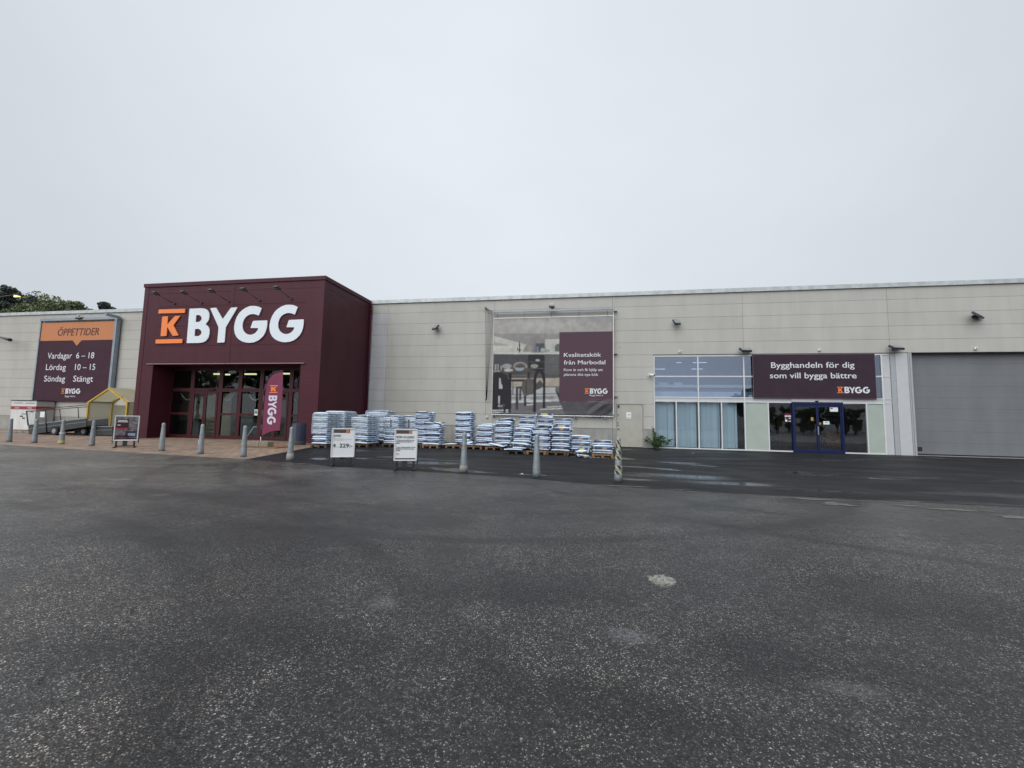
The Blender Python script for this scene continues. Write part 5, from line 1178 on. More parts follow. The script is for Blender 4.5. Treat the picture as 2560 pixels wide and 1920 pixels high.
# ------------------------------------------------------------------ pavement signs
def aboard(loc, rz, w_, h_, label, kind):
    s_ = thing('pavement_sign', label, 'sign', loc, rz, 'pavement signs on the forecourt')
    z0 = .24*h_/.9; t_ = .035
    q = MB(); q.box(-w_/2, w_/2, -.04, .0, z0, z0+t_, .008); q.box(-w_/2, w_/2, -.04, .0, z0+h_-t_, z0+h_, .008); q.box(-w_/2, -w_/2+t_, -.039, .0, z0+t_, z0+h_-t_); q.box(w_/2-t_, w_/2, -.039, .0, z0+t_, z0+h_-t_); q.build('frame', M['silver'], s_, True)
    q = MB(); q.box(-w_/2+t_, w_/2-t_, -.02, .0, z0+t_, z0+h_-t_); q.build('poster', M['paper'], s_, True)
    q = MB(); q.box(-w_/2, w_/2, .002, .03, z0, z0+h_); q.build('back_panel', M['galv_dark'], s_, True)
    for sx in (-1, 1):
        q = MB(); q.box(sx*w_*.36-.03, sx*w_*.36+.03, -.03, .03, .05, z0-.002, .01); q.build('spring_leg', M['black'], s_, True)
        q = MB(); q.prism([(sx*w_*.40-.03, -.32, .012), (sx*w_*.40+.03, -.32, .012), (sx*w_*.40+.03, .30, .012), (sx*w_*.40-.03, .30, .012)], (0, 0, .035)); q.build('foot', M['black'], s_, True)
        q = MB(); q.box(sx*(w_/2+.018)-.012, sx*(w_/2+.018)+.012, .0, .05, z0-.1, z0+h_*.42); q.build('side_strut', M['black'], s_, True)
    q = MB(); q.box(-w_*.36, w_*.36, -.03, .03, .05, .09); q.build('crossbar', M['black'], s_, True)
    q = MB(); q.box(-.09, .06, .02, .06, .07, z0+.1); q.build('ballast_plate', M['galv_dark'], s_, True)
    return s_, z0
def flatbox(s_, name, m_, x0, x1, za, zb2, y=-.0235): 
    q = MB(); q.box(x0, x1, y, -.0205, za, zb2); q.build(name, m_, s_, True)
def printed(s_, lines, m_):
    for (tx, x0, x1, z, cap, bo) in lines:
        q = MB(); text_into(q, tx, x0, x1, z, cap, -.0215, bo, lift=.003); q.build('lettering', m_, s_, True)
g1 = ground(855, 1163)
s1, z0 = aboard(g1, .50, .69, .90, 'white pavement sign reading JORD 4 för 229 in silver frame', 1)
flatbox(s1, 'header_band', M['brown_print'], -.285, .185, z0+.755, z0+.855); flatbox(s1, 'header_mark', M['orange_fade'], .075, .165, z0+.757, z0+.853, -.026)
printed(s1, [('JORD', -.28, -.075, z0+.645, .055, .016), ('4', -.29, -.215, z0+.31, .115, .014), ('229:-', -.10, .27, z0+.31, .115, .014)], M['textdark'])
printed(s1, [('för', -.18, -.12, z0+.31, .035, .0)], M['textgrey']); flatbox(s1, 'rule', M['textgrey'], -.28, .25, z0+.545, z0+.551); flatbox(s1, 'rule', M['textgrey'], -.28, -.02, z0+.58, z0+.585); flatbox(s1, 'rule', M['textgrey'], -.28, -.0, z0+.52, z0+.524)
g2 = ground(1012, 1174)
s2, z0 = aboard(g2, .38, .66, .93, 'white pavement sign reading KÖP AV JORD with small text', 2)
flatbox(s2, 'header_band', M['brown_print'], -.28, .17, z0+.79, z0+.885); flatbox(s2, 'header_mark', M['orange_fade'], .08, .165, z0+.792, z0+.883, -.026); flatbox(s2, 'footer_band', M['brown_print'], -.285, .285, z0+.045, z0+.085)
printed(s2, [('KÖP AV JORD', -.26, .235, z0+.665, .058, .016)], M['textdark'])
printed(s2, [('Vid köp av jord behöver du', -.265, .23, z0+.59, .032, .012), ('betala innan du lastar in i', -.265, .20, z0+.545, .032, .012), ('bilen.', -.265, -.17, z0+.50, .032, .012), ('Vi gör stickkontroller och då', -.265, .27, z0+.385, .032, .012), ('behöver du kunna visa upp', -.265, .23, z0+.34, .032, .012), ('kvittot.', -.265, -.15, z0+.295, .032, .012), ('Tack!', -.265, -.18, z0+.19, .032, .012)], M['textdark'])
g3 = ground(312, 1119)
s3, z0 = aboard(g3, .80, .80, 1.08, 'pavement sign with a grey and maroon picture poster, left of the entrance', 3)
flatbox(s3, 'poster_picture', mat('grey photo print', (.24, .22, .235), .5, var=.9, scale=8, stretch=(1, 1, 2.2)), -.36, .36, z0+.1, z0+1.03, -.0225)
flatbox(s3, 'poster_panel', M['plumcloth'], -.33, .06, z0+.50, z0+.93, -.0255); flatbox(s3, 'poster_panel', M['redband'], -.33, .06, z0+.50, z0+.56, -.0275); flatbox(s3, 'poster_panel', M['plumcloth'], -.33, .10, z0+.14, z0+.24, -.0255); flatbox(s3, 'poster_panel', M['binblue'], -.02, .34, z0+.17, z0+.42, -.0255); flatbox(s3, 'poster_panel', mat('pale tool print', (.35, .45, .55), .5, var=.5, scale=14), .06, .30, z0+.22, z0+.33, -.0275); flatbox(s3, 'footer_band', M['plumcloth'], -.36, .36, z0+.06, z0+.12, -.0255)
for zz, xb in ((.86, -.0), (.80, .03), (.66, -.2)): flatbox(s3, 'lettering', M['paper'], -.30, xb, z0+zz, z0+zz+.03, -.0275)
q = MB(); p = ground(309, 1098); q.lathe([(.001, 0), (.36, 0), (.38, .05), (.38, .98), (.44, 1.0), (.44, 1.12), (.42, 1.15), (.001, 1.17)], 20, (p.x, p.y, 0)); tag(q.build('waste_bin', M['binblue']), 'dark blue lidded bin behind the picture poster sign', 'bin')

# ------------------------------------------------------------------ left corner: cabinet, trailers, cart shelter
cb = thing('gas_cabinet', 'white gas bottle cabinet with a red band and black roof edge', 'cabinet', (-42.3, 25.0, 0))
q = MB(); q.box(-43.50, -41.08, 25.0, 25.05, .06, 2.24); q.build('door', M['cabwhite'], cb)
q = MB(); q.box(-43.50, -41.08, 25.052, 26.12, .06, 2.24); q.build('cabinet_body', M['cabgrey'], cb)
q = MB(); q.box(-43.52, -41.06, 24.985, 24.998, 1.60, 1.83); q.box(-41.078, -41.066, 24.998, 26.1, 1.60, 1.83); q.build('red_band', M['redband'], cb)
q = MB(); q.prism([(-43.56, 24.95, 2.25), (-41.02, 24.95, 2.25), (-41.02, 26.15, 2.25), (-43.56, 26.15, 2.25)], (0, 0, .06)); q.build('roof', M['lamp_grey'], cb)
q = MB()
for zz in (2.05, ): q.box(-43.3, -42.35, 24.993, 24.9985, zz, zz+.04); q.box(-42.2, -41.2, 24.993, 24.9985, zz, zz+.04)
q.box(-42.42, -41.95, 24.993, 24.9985, 1.22, 1.27); q.box(-42.55, -42.25, 24.993, 24.9985, 1.02, 1.12); q.box(-42.3, -42.05, 24.993, 24.9985, .88, .98); q.build('vent_slot', M['textdark'], cb)
q = MB(); text_into(q, 'AGA', -43.1, -42.66, 1.65, .13, 24.985, .02); text_into(q, 'AGA', -41.9, -41.46, 1.65, .13, 24.985, .02); q.build('lettering', M['paper'], cb)
q = MB(); q.box(-41.6, -41.25, 24.993, 24.9985, 1.38, 1.52); q.build('label_plate', M['textgrey'], cb)

l8 = lambda x, y, Y: at(x*.18988, 960+y*.18988, Y)
TY = 21.0
def trailer(pts_side, Y0, Y1, label, wheel, gate):
    c = l8(*wheel, Y0)
    tr_ = thing('utility_trailer', label, 'trailer', (c.x, Y0, 0))
    P_ = [l8(*p, Y0) for p in pts_side]
    q = MB(); q.prism([(p.x, Y0, p.z) for p in P_], (0, .04, 0)); q.prism([(p.x, Y1, p.z) for p in P_], (0, -.04, 0))
    q.prism([(P_[0].x, Y0+.04, P_[0].z), (P_[0].x, Y1-.04, P_[0].z), (P_[-1].x, Y1-.04, P_[-1].z), (P_[-1].x, Y0+.04, P_[-1].z)], (.04, 0, 0)); q.build('side_panel', M['galv_dark'], tr_)
    k = len(P_)//2
    q = MB(); a_, b_ = P_[-1], P_[k]
    q.prism([(a_.x+.04, Y0+.04, a_.z+.03), (b_.x-.02, Y0+.04, b_.z+.03), (b_.x-.02, Y1-.04, b_.z+.03), (a_.x+.04, Y1-.04, a_.z+.03)], (0, 0, .04)); q.build('load_floor', M['pallet_dark'], tr_)
    q = MB(); q.prism([(P_[0].x-.02, Y0-.015, P_[0].z-.02), (P_[k-1].x, Y0-.015, P_[k-1].z-.02), (P_[k-1].x, Y0-.015, P_[k-1].z+.03), (P_[0].x-.02, Y0-.015, P_[0].z+.03)], (0, .014, 0))
    mid = [(p1.x, p1.z) for p1 in (P_[0].lerp(P_[-1], .42), P_[k-1].lerp(P_[k], .42))]
    q.prism([(mid[0][0], Y0-.012, mid[0][1]-.012), (mid[1][0], Y0-.012, mid[1][1]-.012), (mid[1][0], Y0-.012, mid[1][1]+.012), (mid[0][0], Y0-.012, mid[0][1]+.012)], (0, .011, 0)); q.build('side_rail', M['galv'], tr_)
    for Yw in (Y0-.14, Y1+.02):
        w_o = MB(); w_o.tube((c.x, Yw, .28), (c.x, Yw+.12, .28), .28, n=20); wo_ = w_o.build('wheel', M['rubber'], tr_)
        w_o = MB(); w_o.tube((c.x, Yw-.006, .28), (c.x, Yw+.126, .28), .15, n=16); w_o.build('rim', M['galv'], wo_)
    q = MB(); q.tube((c.x, Y0-.06, .28), (c.x, Y1+.06, .28), .04); q.tube((c.x, Y0+.1, .28), (c.x, Y0+.1, max(.4, P_[k].z*.6)), .04); q.build('axle', M['galv_dark'], tr_)
    q = MB(); d_ = (b_-a_); 
    for Yq in (Y0+.3, Y1-.3): q.tube((a_.x, Yq, max(a_.z, .12)-.04), (a_.x-1.1, (Y0+Y1)/2, .10), .045)
    q.build('drawbar', M['galv'], tr_)
    return tr_, P_
tr1, P_ = trailer([(372, 540), (780, 495), (1140, 452), (1135, 560), (760, 620), (375, 660)], TY, 22.2, 'grey metal trailer with a tall tailgate frame, tilted beside the white cabinet', (740, 655), True)
q = MB()
def rl(a_, b_, r_=.022, Y=TY-.02): q.tube(l8(*a_, Y), l8(*b_, Y), r_, n=6)
rl((350, 360), (370, 545), .035); rl((598, 350), (612, 640), .035); rl((345, 358), (600, 348), .03)
rl((480, 335), (1150, 275), .022, 22.1); rl((600, 345), (1150, 300), .022); rl((785, 330), (800, 480), .022); rl((1028, 312), (1035, 450), .022); q.build('tailgate_frame', M['galv_dark'], tr1)
q = MB()
for k in range(14): x = 362+k*17; q.tube(l8(x-6, 365, TY), l8(x+6, 545, TY), .005, n=4)
for k in range(10): y = 372+k*18; q.tube(l8(352+k*2, y, TY), l8(600+k, y-4, TY), .005, n=4)
q.build('mesh_panel', M['galv'], tr1)
q = MB(); a_, b_ = l8(538, 365, TY-.03), l8(588, 438, TY-.03); q.box(a_.x, b_.x, TY-.05, TY-.03, b_.z, a_.z); q.build('number_card', M['paper'], tr1)
tr2, _ = trailer([(975, 565), (1200, 562), (1480, 560), (1480, 665), (1200, 675), (980, 680)], 21.6, 22.1, 'low grey metal trailer box behind the cart shelter glass', (1120, 690), False)
q = MB(); z = .01
for k in range(3): 
    a_, b_ = l8(165+k*6, 660, 23.0), l8(420-k*10, 680, 23.0); q.box(a_.x, b_.x, 22.8-k*.3, 22.9-k*.3, .012, .012+.06)
tag(q.build('metal_bars', M['galv']), 'loose grey metal bars on the ground before the white cabinet', 'bars')

SY0, SY1 = 22.34, 23.75; SX0, SXA, SX1 = -32.33, -30.80, -29.22; PALE = None; SE, SA = 2.17, 3.09
sh = thing('trolley_shelter', 'yellow framed gabled trolley shelter with clear plastic walls', 'shelter', (SXA, (SY0+SY1)/2, 0))
for y in (SY0, SY1):
    q = MB(); th = .05
    q.box(SX0-th, SX0+th, y-th, y+th, .01, SE); q.box(SX1-th, SX1+th, y-th, y+th, .01, SE)
    for (xa, za, xb, zb2) in ((SX0-th, SE-.02, SXA, SA), (SXA, SA, SX1+th, SE-.02)): q.prism([(xa, y-th+.002, za), (xb, y-th+.002, zb2), (xb, y-th+.002, zb2-.11), (xa, y-th+.002, za-.11)], (0, 2*th-.004, 0))
    q.build('gable_frame', M['yellow'], sh)
q = MB(); q.tube((SXA, SY0+.07, SA-.05), (SXA, SY1+.15, SA-.05), .03); q.tube((SX0, SY0+.07, SE), (SX0, SY1-.07, SE), .03); q.tube((SX1, SY0+.07, SE), (SX1, SY1-.07, SE), .03); q.build('purlin', M['galv'], sh)
q = MB(); q.box(SX0-.01, SX0+.01, SY0+.075, SY1-.075, .15, SE-.02); q.box(SX1-.01, SX1+.01, SY0+.075, SY1-.075, .15, SE-.02); q.box(SX0+.08, SX1-.08, SY1-.012, SY1-.004, .15, SE-.18); q.build('clear_wall', M['scuffed'], sh)
q = MB()
for (xa, za, xb, zb2) in ((SX0-.1, SE-.02, SXA-.02, SA+.0), (SXA+.02, SA+.0, SX1+.1, SE-.02)): q.prism([(xa, SY0+.075, za+.012), (xb, SY0+.075, zb2+.012), (xb, SY1-.075, zb2+.012), (xa, SY1-.075, za+.012)], (0, 0, .008))
q.build('clear_roof', M['milky'], sh)
q = MB(); q.box(SX0+.08, SX1-1.5, SY0-.01, SY0+.01, .2, 1.0); q.build('kick_panel', M['scuffed'], sh)
cp = None
for i in range(5):
    loc = (-30.15+.24*i, 22.9-.03*i, .01); lab = ['yellow handled trolley, leftmost in the nested row under the shelter', 'yellow handled trolley, second from the left in the nested row', 'yellow handled trolley in the middle of the nested row', 'yellow handled trolley, fourth in the nested row', 'yellow handled trolley nearest the maroon wall'][i]
    if cp is None:
        cp = thing('hand_trolley', lab, 'trolley', loc, 0, 'yellow handled trolleys in the shelter')
        q = MB(); q.path([(-.02, -.3, .95), (-.05, -.3, 1.15), (0, -.3, 1.22), (.16, -.3, 1.22), (.22, -.3, 1.12), (.2, -.3, .98)], .028, 6); q.path([(-.02, -.3, .95), (.2, -.3, .98)], .028, 6); q.build('handle', M['yellow'], cp, True)
        q = MB(); q.path([(.0, -.3, .95), (-.02, -.3, .14)], .02, 6); q.path([(.2, -.3, .98), (.22, -.3, .14)], .02, 6); q.path([(-.02, -.3, .40), (.22, -.3, .40)], .016, 6); q.path([(-.02, -.3, .14), (-.02, .5, .14)], .02, 6); q.path([(.22, -.3, .14), (.22, .5, .14)], .02, 6); q.box(-.02, .22, -.3, .5, .15, .17); q.build('frame', M['silver'], cp, True)
        for (x, y) in ((-.02, -.3), (.22, -.3), (-.02, .45), (.22, .45)):
            q = MB(); q.tube((x-.02, y, .07), (x+.02, y, .07), .07, n=12); q.build('wheel', M['rubber'], cp, True)
    else: dup(cp, loc, None, lab)

# ------------------------------------------------------------------ pallets and sacks
palm = None
def pallet(x, y, label, dark=False, w_=.86, d_=1.24, rz=0.0):
    p_ = thing('pallet', ' '.join(label.split()[:16]), 'pallet', (x, y, .006), rz, 'wooden pallets under the sacks')
    mt = M['pallet_dark'] if dark else M['pallet']
    rr_ = random.Random(int(x*100))
    for k in range(3):
        xc = (-w_/2+.05, 0, w_/2-.05)[k]
        q = MB(); q.box(xc-.05, xc+.05, 0, d_, 0, .02); q.build('bottom_board', mt, p_, True)
        for yc in (.0, d_/2-.07, d_-.14):
            q = MB(); q.box(xc-.05, xc+.05, yc, yc+.14, .021, .10, .006); q.build('block', mt, p_, True)
    for yc in (0, d_/2-.05, d_-.10):
        q = MB(); q.box(-w_/2, w_/2, yc, yc+.10, .101, .122); q.build('stringer_board', mt, p_, True)
    for k in range(6):
        xc = -w_/2+.055+k*(w_-.11)/5; q = MB(); q.box(xc-.055, xc+.055, 0, d_, .123, .145); q.build('deck_board', mt, p_, True)
    return p_
def bag_mesh(seed, w_, d_, h_, kind, side):
    """one filled plastic sack: pillow with pinched seams at both ends"""
    rr_ = random.Random(seed); nx, ny = 14, 8
    ph = [rr_.uniform(0, 6) for _ in range(6)]
    q = MB(); top, bot = [], []
    for j in range(ny+1):
        for i in range(nx+1):
            a_ = -1+2*i/nx; b_ = -1+2*j/ny
            px = a_*w_/2*(1-.04*abs(b_)**3); py = b_*d_/2*(1-.05*abs(a_)**4)
            px += .006*math.sin(b_*5+ph[0]); py += .010*math.sin(a_*4+ph[1])
            f = max(0, (1-abs(a_)**5))**.45*max(0, (1-abs(b_)**4))**.5
            lump = 1+.13*math.sin(a_*3.2+ph[2])*math.cos(b_*2.4+ph[3])+.05*math.sin(a_*9+ph[4])*math.sin(b_*7+ph[5])
            sag = -.010*(abs(a_)**3)*(1+.5*math.sin(ph[0]))+.012*math.sin(a_*1.7+ph[5])*.5
            top.append((px, py, h_*.52+sag+h_*.50*f*lump)); bot.append((px, py, h_*.50+sag-h_*.47*f))
    fs, mi = [], []
    for sh_, base in ((0, top), (1, bot)):
        pass
    k = (nx+1)*(ny+1)
    q.v = top+bot
    for j in range(ny):
        for i in range(nx):
            a0 = j*(nx+1)+i; f = (a0, a0+1, a0+nx+2, a0+nx+1)
            ex = abs(-1+2*(i+.5)/nx); front_ = (j < 2)
            if front_: mi_ = 2 if side == 'print' else (1 if side == 'text' else 0)
            elif ex > .86: mi_ = 0
            elif j >= ny-1: mi_ = 0
            else: mi_ = 3
            q.f.append(f); q.mi.append(mi_); q.sm.append(True)
            q.f.append(tuple(x+k for x in f[::-1])); q.mi.append(mi_ if (front_ and side == 'print') else 0); q.sm.append(True)
    def wall_(seq):
        for m_ in range(len(seq)-1):
            q.f.append((seq[m_+1], seq[m_], seq[m_]+k, seq[m_+1]+k)); q.mi.append(2 if side == 'print' else 0); q.sm.append(True)
    wall_([i for i in range(nx+1)][::-1][::-1]); 
    wall_([ny*(nx+1)+i for i in range(nx, -1, -1)]); wall_([j*(nx+1) for j in range(ny, -1, -1)]); wall_([j*(nx+1)+nx for j in range(ny+1)])
    return q.mesh('soil_sack', [M['bagwhite'], M['bagtext'], M['print_tan' if kind == 'tan' else 'print_dark'], M['print_top']])
BAGS = {}
for kind in ('tan', 'dark'):
    for side in ('plain', 'text', 'print'):
        BAGS[(kind, side)] = [bag_mesh(hash((kind == 'tan', side == 'text', side == 'print', s)) % 9999, .87, .50, .088, kind, side) for s in range(3)]
ORD = ['top', 'second', 'third', 'fourth', 'fifth', 'sixth', 'seventh', 'eighth', 'ninth', 'tenth', 'eleventh', 'twelfth', 'thirteenth', 'fourteenth', 'fifteenth', 'sixteenth', 'seventeenth', 'eighteenth', 'nineteenth']
def bag(loc, kind, side, label, rx=0.0, ry=0.0, rz=0.0, sz=(1, 1, 1), group='soil sacks on the pallets', name='soil_sack', parent=None):
    o = bpy.data.objects.new(name, rnd.choice(BAGS[(kind, side)])); COL.objects.link(o)
    o.location = loc; o.rotation_euler = (rx, ry, rz); o.scale = sz
    if parent is not None: o.parent = parent
    else: tag(o, label, 'sack', group)
    return o
def stack(x0, x1, y0, n, th, desc, kind, z0=.152, phase=0, col='', lean=0.0, rz=0.0, depth=.50):
    w_ = x1-x0; rr_ = random.Random(int((x0+50)*37+y0*11))
    for k in range(n):
        fromtop = n-1-k
        side = 'print' if (k+phase) % 3 == 2 else ('text' if rr_.random() < .45 else 'plain')
        lab = f'soil sack, {ORD[fromtop]}{" one" if fromtop == 0 else " down"} in {desc}{col}'
        dx = rr_.uniform(-.035, .035)+lean*k; dy = rr_.uniform(-.04, .04)
        bag(((x0+x1)/2+dx, y0+depth/2+dy, z0+k*th), kind, side, lab, rr_.uniform(-.03, .03), rr_.uniform(-.028, .028), rz+rr_.uniform(-.05, .05), (w_/.87*rr_.uniform(.95, 1.03), depth/.50*rr_.uniform(.98, 1.02), th/.082))
# free standing stacks
stack(-9.05, -8.18, 21.2, 17, .1, 'the rounded stack right of the KÖP AV JORD sign', 'dark', phase=1)
stack(-9.05, -8.18, 21.72, 17, .1, 'the back column of the rounded stack', 'dark', phase=0)
stack(-8.28, -7.34, 20.42, 10, .104, 'the stack with navy topped sacks', 'dark', phase=1)
stack(-8.28, -7.34, 20.94, 9, .104, 'the back column of the stack with navy topped sacks', 'dark', phase=2)
bag((-8.0, 20.66, .152+10*.104), 'dark', 'print', 'navy printed soil sack lying crosswise on the left of a stack top', .10, .08, .35, (.75, 1, 1.3)); bag((-7.5, 20.8, .152+10*.104+.02), 'dark', 'print', 'navy printed soil sack lying on the right of a stack top', .12, .16, -.3, (.75, 1, 1.3))
stack(-6.88, -5.97, 21.35, 17, .102, 'the tall narrow stack behind the chipped bollard', 'dark', phase=2)
stack(-6.86, -5.95, 21.87, 17, .102, 'the back column of the tall narrow stack', 'dark', phase=1)
stack(-5.73, -4.81, 21.3, 10, .105, 'the low stack under the banner cords', 'dark', phase=1, lean=.004)
bag((-5.1, 21.75, .152+10*.105), 'dark', 'plain', 'white soil sack on top of the low stack, pushed back', .05, -.03, .1)
stack(-4.73, -3.81, 21.2, 12, .108, 'the slanting stack left of the joined pallets', 'dark', phase=2, lean=.005)
stack(-4.68, -3.76, 21.72, 13, .108, 'the back column of the slanting stack', 'dark', phase=0, lean=.005)
bag((-4.15, 21.55, .152+12*.108+.02), 'dark', 'print', 'soil sack slumped over the top of the slanting stack', .06, -.10, .12, (1, 1, 1.3))
# joined pallets at the right: back row and front row
for i, (x0, x1, n) in enumerate(((-3.20, -2.36, 17), (-2.36, -1.53, 17), (-1.50, -.65, 16))):
    stack(x0, x1, 19.62, n, .0905, ['the left', 'the middle', 'the right'][i]+' back column on the joined pallets', 'tan', phase=(1, 0, 2)[i])
bag((-2.0, 19.85, .152+17*.0905+.0), 'tan', 'print', 'soil sack with yellow face tilted on the middle back column', .35, .02, .06, (.95, 1, 1.2))
for i, (x0, x1, n) in enumerate(((-3.34, -2.46, 11), (-2.46, -1.60, 11), (-1.60, -.71, 11), (-.70, .17, 8))):
    stack(x0, x1, 18.98, n, .0905, ['the first', 'the second', 'the third', 'the fourth'][i]+' front column on the joined pallets', 'tan', phase=(2, 1, 1, 2)[i])
bag((-1.15, 19.22, .152+11*.0905), 'tan', 'print', 'soil sack with a brown picture crowning the third front column', .30, 0, .04, (1, 1, 1.4))
stack(.22, 1.08, 18.05, 6, .096, 'the short stack on the lone pallet by the taped bollard', 'tan', phase=0)
# loose sacks
loose = [(-7.05, 21.05, .152, 'plain', (0.02, -.08, .15), (1, 1, 1), 'flat white sack alone on the low pallet left of the chipped bollard'),
 (-5.95, 20.85, .152, 'print', (0, .02, -.1), (1, 1, 1), 'navy and white sack lying behind the chipped bollard'), (-6.0, 20.95, .25, 'plain', (0.15, -.3, .4), (.6, .9, 1.1), 'white sack propped up behind the chipped bollard'),
 (-5.25, 20.8, .152, 'dark', (0, 0, .1), (.9, 1, 1), 'crumpled navy sack on the pallet below the low stack'), (-4.75, 20.75, .17, 'plain', (0, 0, -.15), (1, 1, 1), 'white sack lying on the pallet below the slanting stack'), (-4.35, 20.55, .24, 'text', (.1, .14, -.3), (1, 1, 1), 'white sack sliding off the pile below the slanting stack'),
 (-3.25, 18.72, .152, 'plain', (0, .0, .2), (1.0, 1.1, .9), 'white sack lying flat at the left end of the joined pallets'), (-2.98, 18.78, .23, 'text', (0, 0, .05), (.75, .9, 1), 'small white sack, second up in the loose pile on the joined pallets'), (-2.93, 18.80, .31, 'print', (0, 0, .02), (.72, .9, 1), 'navy printed sack, third up in the loose pile on the joined pallets'), (-2.95, 18.80, .40, 'plain', (0, .06, .0), (1.0, 1.1, 1.1), 'white sack draped on top of the loose pile on the joined pallets')]
for (x, y, z, sd_, rot, sz, lab) in loose:
    bag((x, y, z), 'dark' if x < -3.5 else 'tan', 'print' if sd_ == 'dark' else sd_, lab, rot[0], rot[1], rot[2], sz)
bag((-.18, 17.85, .03), 'tan', 'print', 'navy printed sack fallen on the asphalt beside the lone pallet', .25, .12, .35, (.62, 1.0, 1.6)); bag((-.20, 17.95, .20), 'tan', 'print', 'upper sack of the two fallen beside the lone pallet', .3, -.12, -.15, (.68, 1.0, 1.7))
# pallets under them
for (x, y, lab, dk) in ((-8.62, 21.05, 'pallet under the rounded stack right of the KÖP AV JORD sign', True), (-7.81, 20.33, 'pallet under the stack with navy topped sacks', False), (-6.72, 20.75, 'orange brown pallet under the tall narrow stack, left half bare', False), (-5.62, 20.6, 'pallet under the low stack, just right of the chipped bollard', False), (-4.55, 20.5, 'pallet under the slanting stack', False),
    (-3.10, 18.58, 'first of the four joined pallets, under the loose pile', True), (-2.22, 18.58, 'second of the four joined pallets, behind the puddle bollard', False), (-1.34, 18.58, 'third of the four joined pallets, its front deck bare', True), (-.46, 18.60, 'fourth of the four joined pallets, beside the fallen sacks', True), (.63, 17.88, 'light new pallet under the short stack by the taped bollard', False)):
    pallet(x, y, lab, dk)
M['pallet_new'] = mat('new pallet wood', (0.44, 0.27, 0.11), 0.75, var=0.3, scale=5, stretch=(6, 1, 6))
# shrink wrapped full pallets
def wrapped(x0, x1, y0, y1, n, th, label, pl_label, kind, z0=.17, lean=0.0, mark=False):
    w_ = thing('wrapped_sack_pallet', label, 'sack stack', ((x0+x1)/2, y0, 0), 0, 'shrink wrapped pallets of sacks')
    rr_ = random.Random(int(x0*100)); d_ = y1-y0; nrow = max(1, round(d_/.45)); dd = d_/nrow
    for k in range(n):
        for r_ in range(nrow):
            side = 'print' if (k % 3 == 1) else 'text'
            bag((rr_.uniform(-.015, .015)+lean*k, dd*(r_+.5)+rr_.uniform(-.015, .015), z0+k*th), kind, side, '', rr_.uniform(-.01, .01), rr_.uniform(-.012, .012), rr_.uniform(-.02, .02), ((x1-x0)/.87, dd/.5*1.03, th/.080), name='sack', parent=w_)
    # film: a rounded sleeve pulled tight over the upper part, hood over the top
    q = MB(); lay = []; H = z0+n*th; zb2 = z0+n*th*.32
    for (z, ins) in ((zb2, -.012), (zb2+(H-zb2)*.3, -.022), (zb2+(H-zb2)*.6, -.018), (H-.10, -.014), (H-.02, .03), (H+.012, .12)):
        ring = []
        for (sx, sy) in ((0, 0), (1, 0), (1, 1), (0, 1)):
            for c in range(5):
                an = {(0, 0): math.pi, (1, 0): 1.5*math.pi, (1, 1): 0, (0, 1): .5*math.pi}[(sx, sy)]+c/4*math.pi/2; rad = .05
                cx2 = (ins+rad if sx == 0 else (x1-x0)-ins-rad); cy2 = (ins+rad if sy == 0 else d_-ins-rad)
                ring.append((cx2+rad*math.cos(an)-(x1-x0)/2+rr_.uniform(-.006, .006)+lean*(z-z0)/th, cy2+rad*math.sin(an)+rr_.uniform(-.006, .006), z+rr_.uniform(-.012, .012)))
        lay.append(ring)
    n_ = len(lay[0]); vs = [p for l in lay for p in l]
    fs = [(j*n_+i, j*n_+(i+1) % n_, (j+1)*n_+(i+1) % n_, (j+1)*n_+i) for j in range(len(lay)-1) for i in range(n_)]+[tuple((len(lay)-1)*n_+i for i in range(n_))]
    q.add(vs, fs, True); q.build('shrink_wrap', M['wrapfilm'], w_, True)
    if mark:
        q = MB(); q.prism([(.0, -.03, z0+n*th*.55), (.05, -.03, z0+n*th*.55), (.02, -.03, z0+n*th*.85), (-.03, -.03, z0+n*th*.85)], (0, .004, 0)); q.build('label_strip', M['black'], w_, True)
    pallet((x0+x1)/2, y0, pl_label, True, (x1-x0), max(.9, d_))
# translucent milky film
m, t, b = newmat('milky stretch film'); M['wrapfilm'] = m
out_ = t.nodes['Material Output']; trn = N(t, 'ShaderNodeBsdfTransparent'); mxs = N(t, 'ShaderNodeMixShader')
b.inputs['Base Color'].default_value = (.55, .62, .68, 1); b.inputs['Roughness'].default_value = .22
co = N(t, 'ShaderNodeTexCoord'); mpn = N(t, 'ShaderNodeMapping'); mpn.inputs['Scale'].default_value = (3, 3, 14); n = N(t, 'ShaderNodeTexNoise'); n.inputs['Scale'].default_value = 1.5; n.inputs['Detail'].default_value = 5
t.links.new(co.outputs['Object'], mpn.inputs[0]); t.links.new(mpn.outputs[0], n.inputs['Vector'])
mr = N(t, 'ShaderNodeMapRange'); mr.inputs[1].default_value = .3; mr.inputs[2].default_value = .75; mr.inputs[3].default_value = .12; mr.inputs[4].default_value = .6; t.links.new(n.outputs[0], mr.inputs[0])
bp = N(t, 'ShaderNodeBump'); bp.inputs['Strength'].default_value = .6; bp.inputs['Distance'].default_value = .03; t.links.new(n.outputs[0], bp.inputs['Height']); t.links.new(bp.outputs[0], b.inputs['Normal'])
t.links.new(mr.outputs[0], mxs.inputs[0]); t.links.new(trn.outputs[0], mxs.inputs[1]); t.links.new(b.outputs[0], mxs.inputs[2]); t.links.new(mxs.outputs[0], out_.inputs[0])
wrapped(-12.98, -12.16, 18.2, 19.45, 15, .101, 'shrink wrapped sacks nearest the maroon entrance corner', 'dark pallet under the wrapped sacks nearest the maroon corner', 'dark')
wrapped(-13.95, -12.75, 20.6, 21.8, 16, .102, 'shrink wrapped sacks in shade against the maroon side wall', 'dark pallet under the wrapped sacks by the maroon side wall', 'dark')
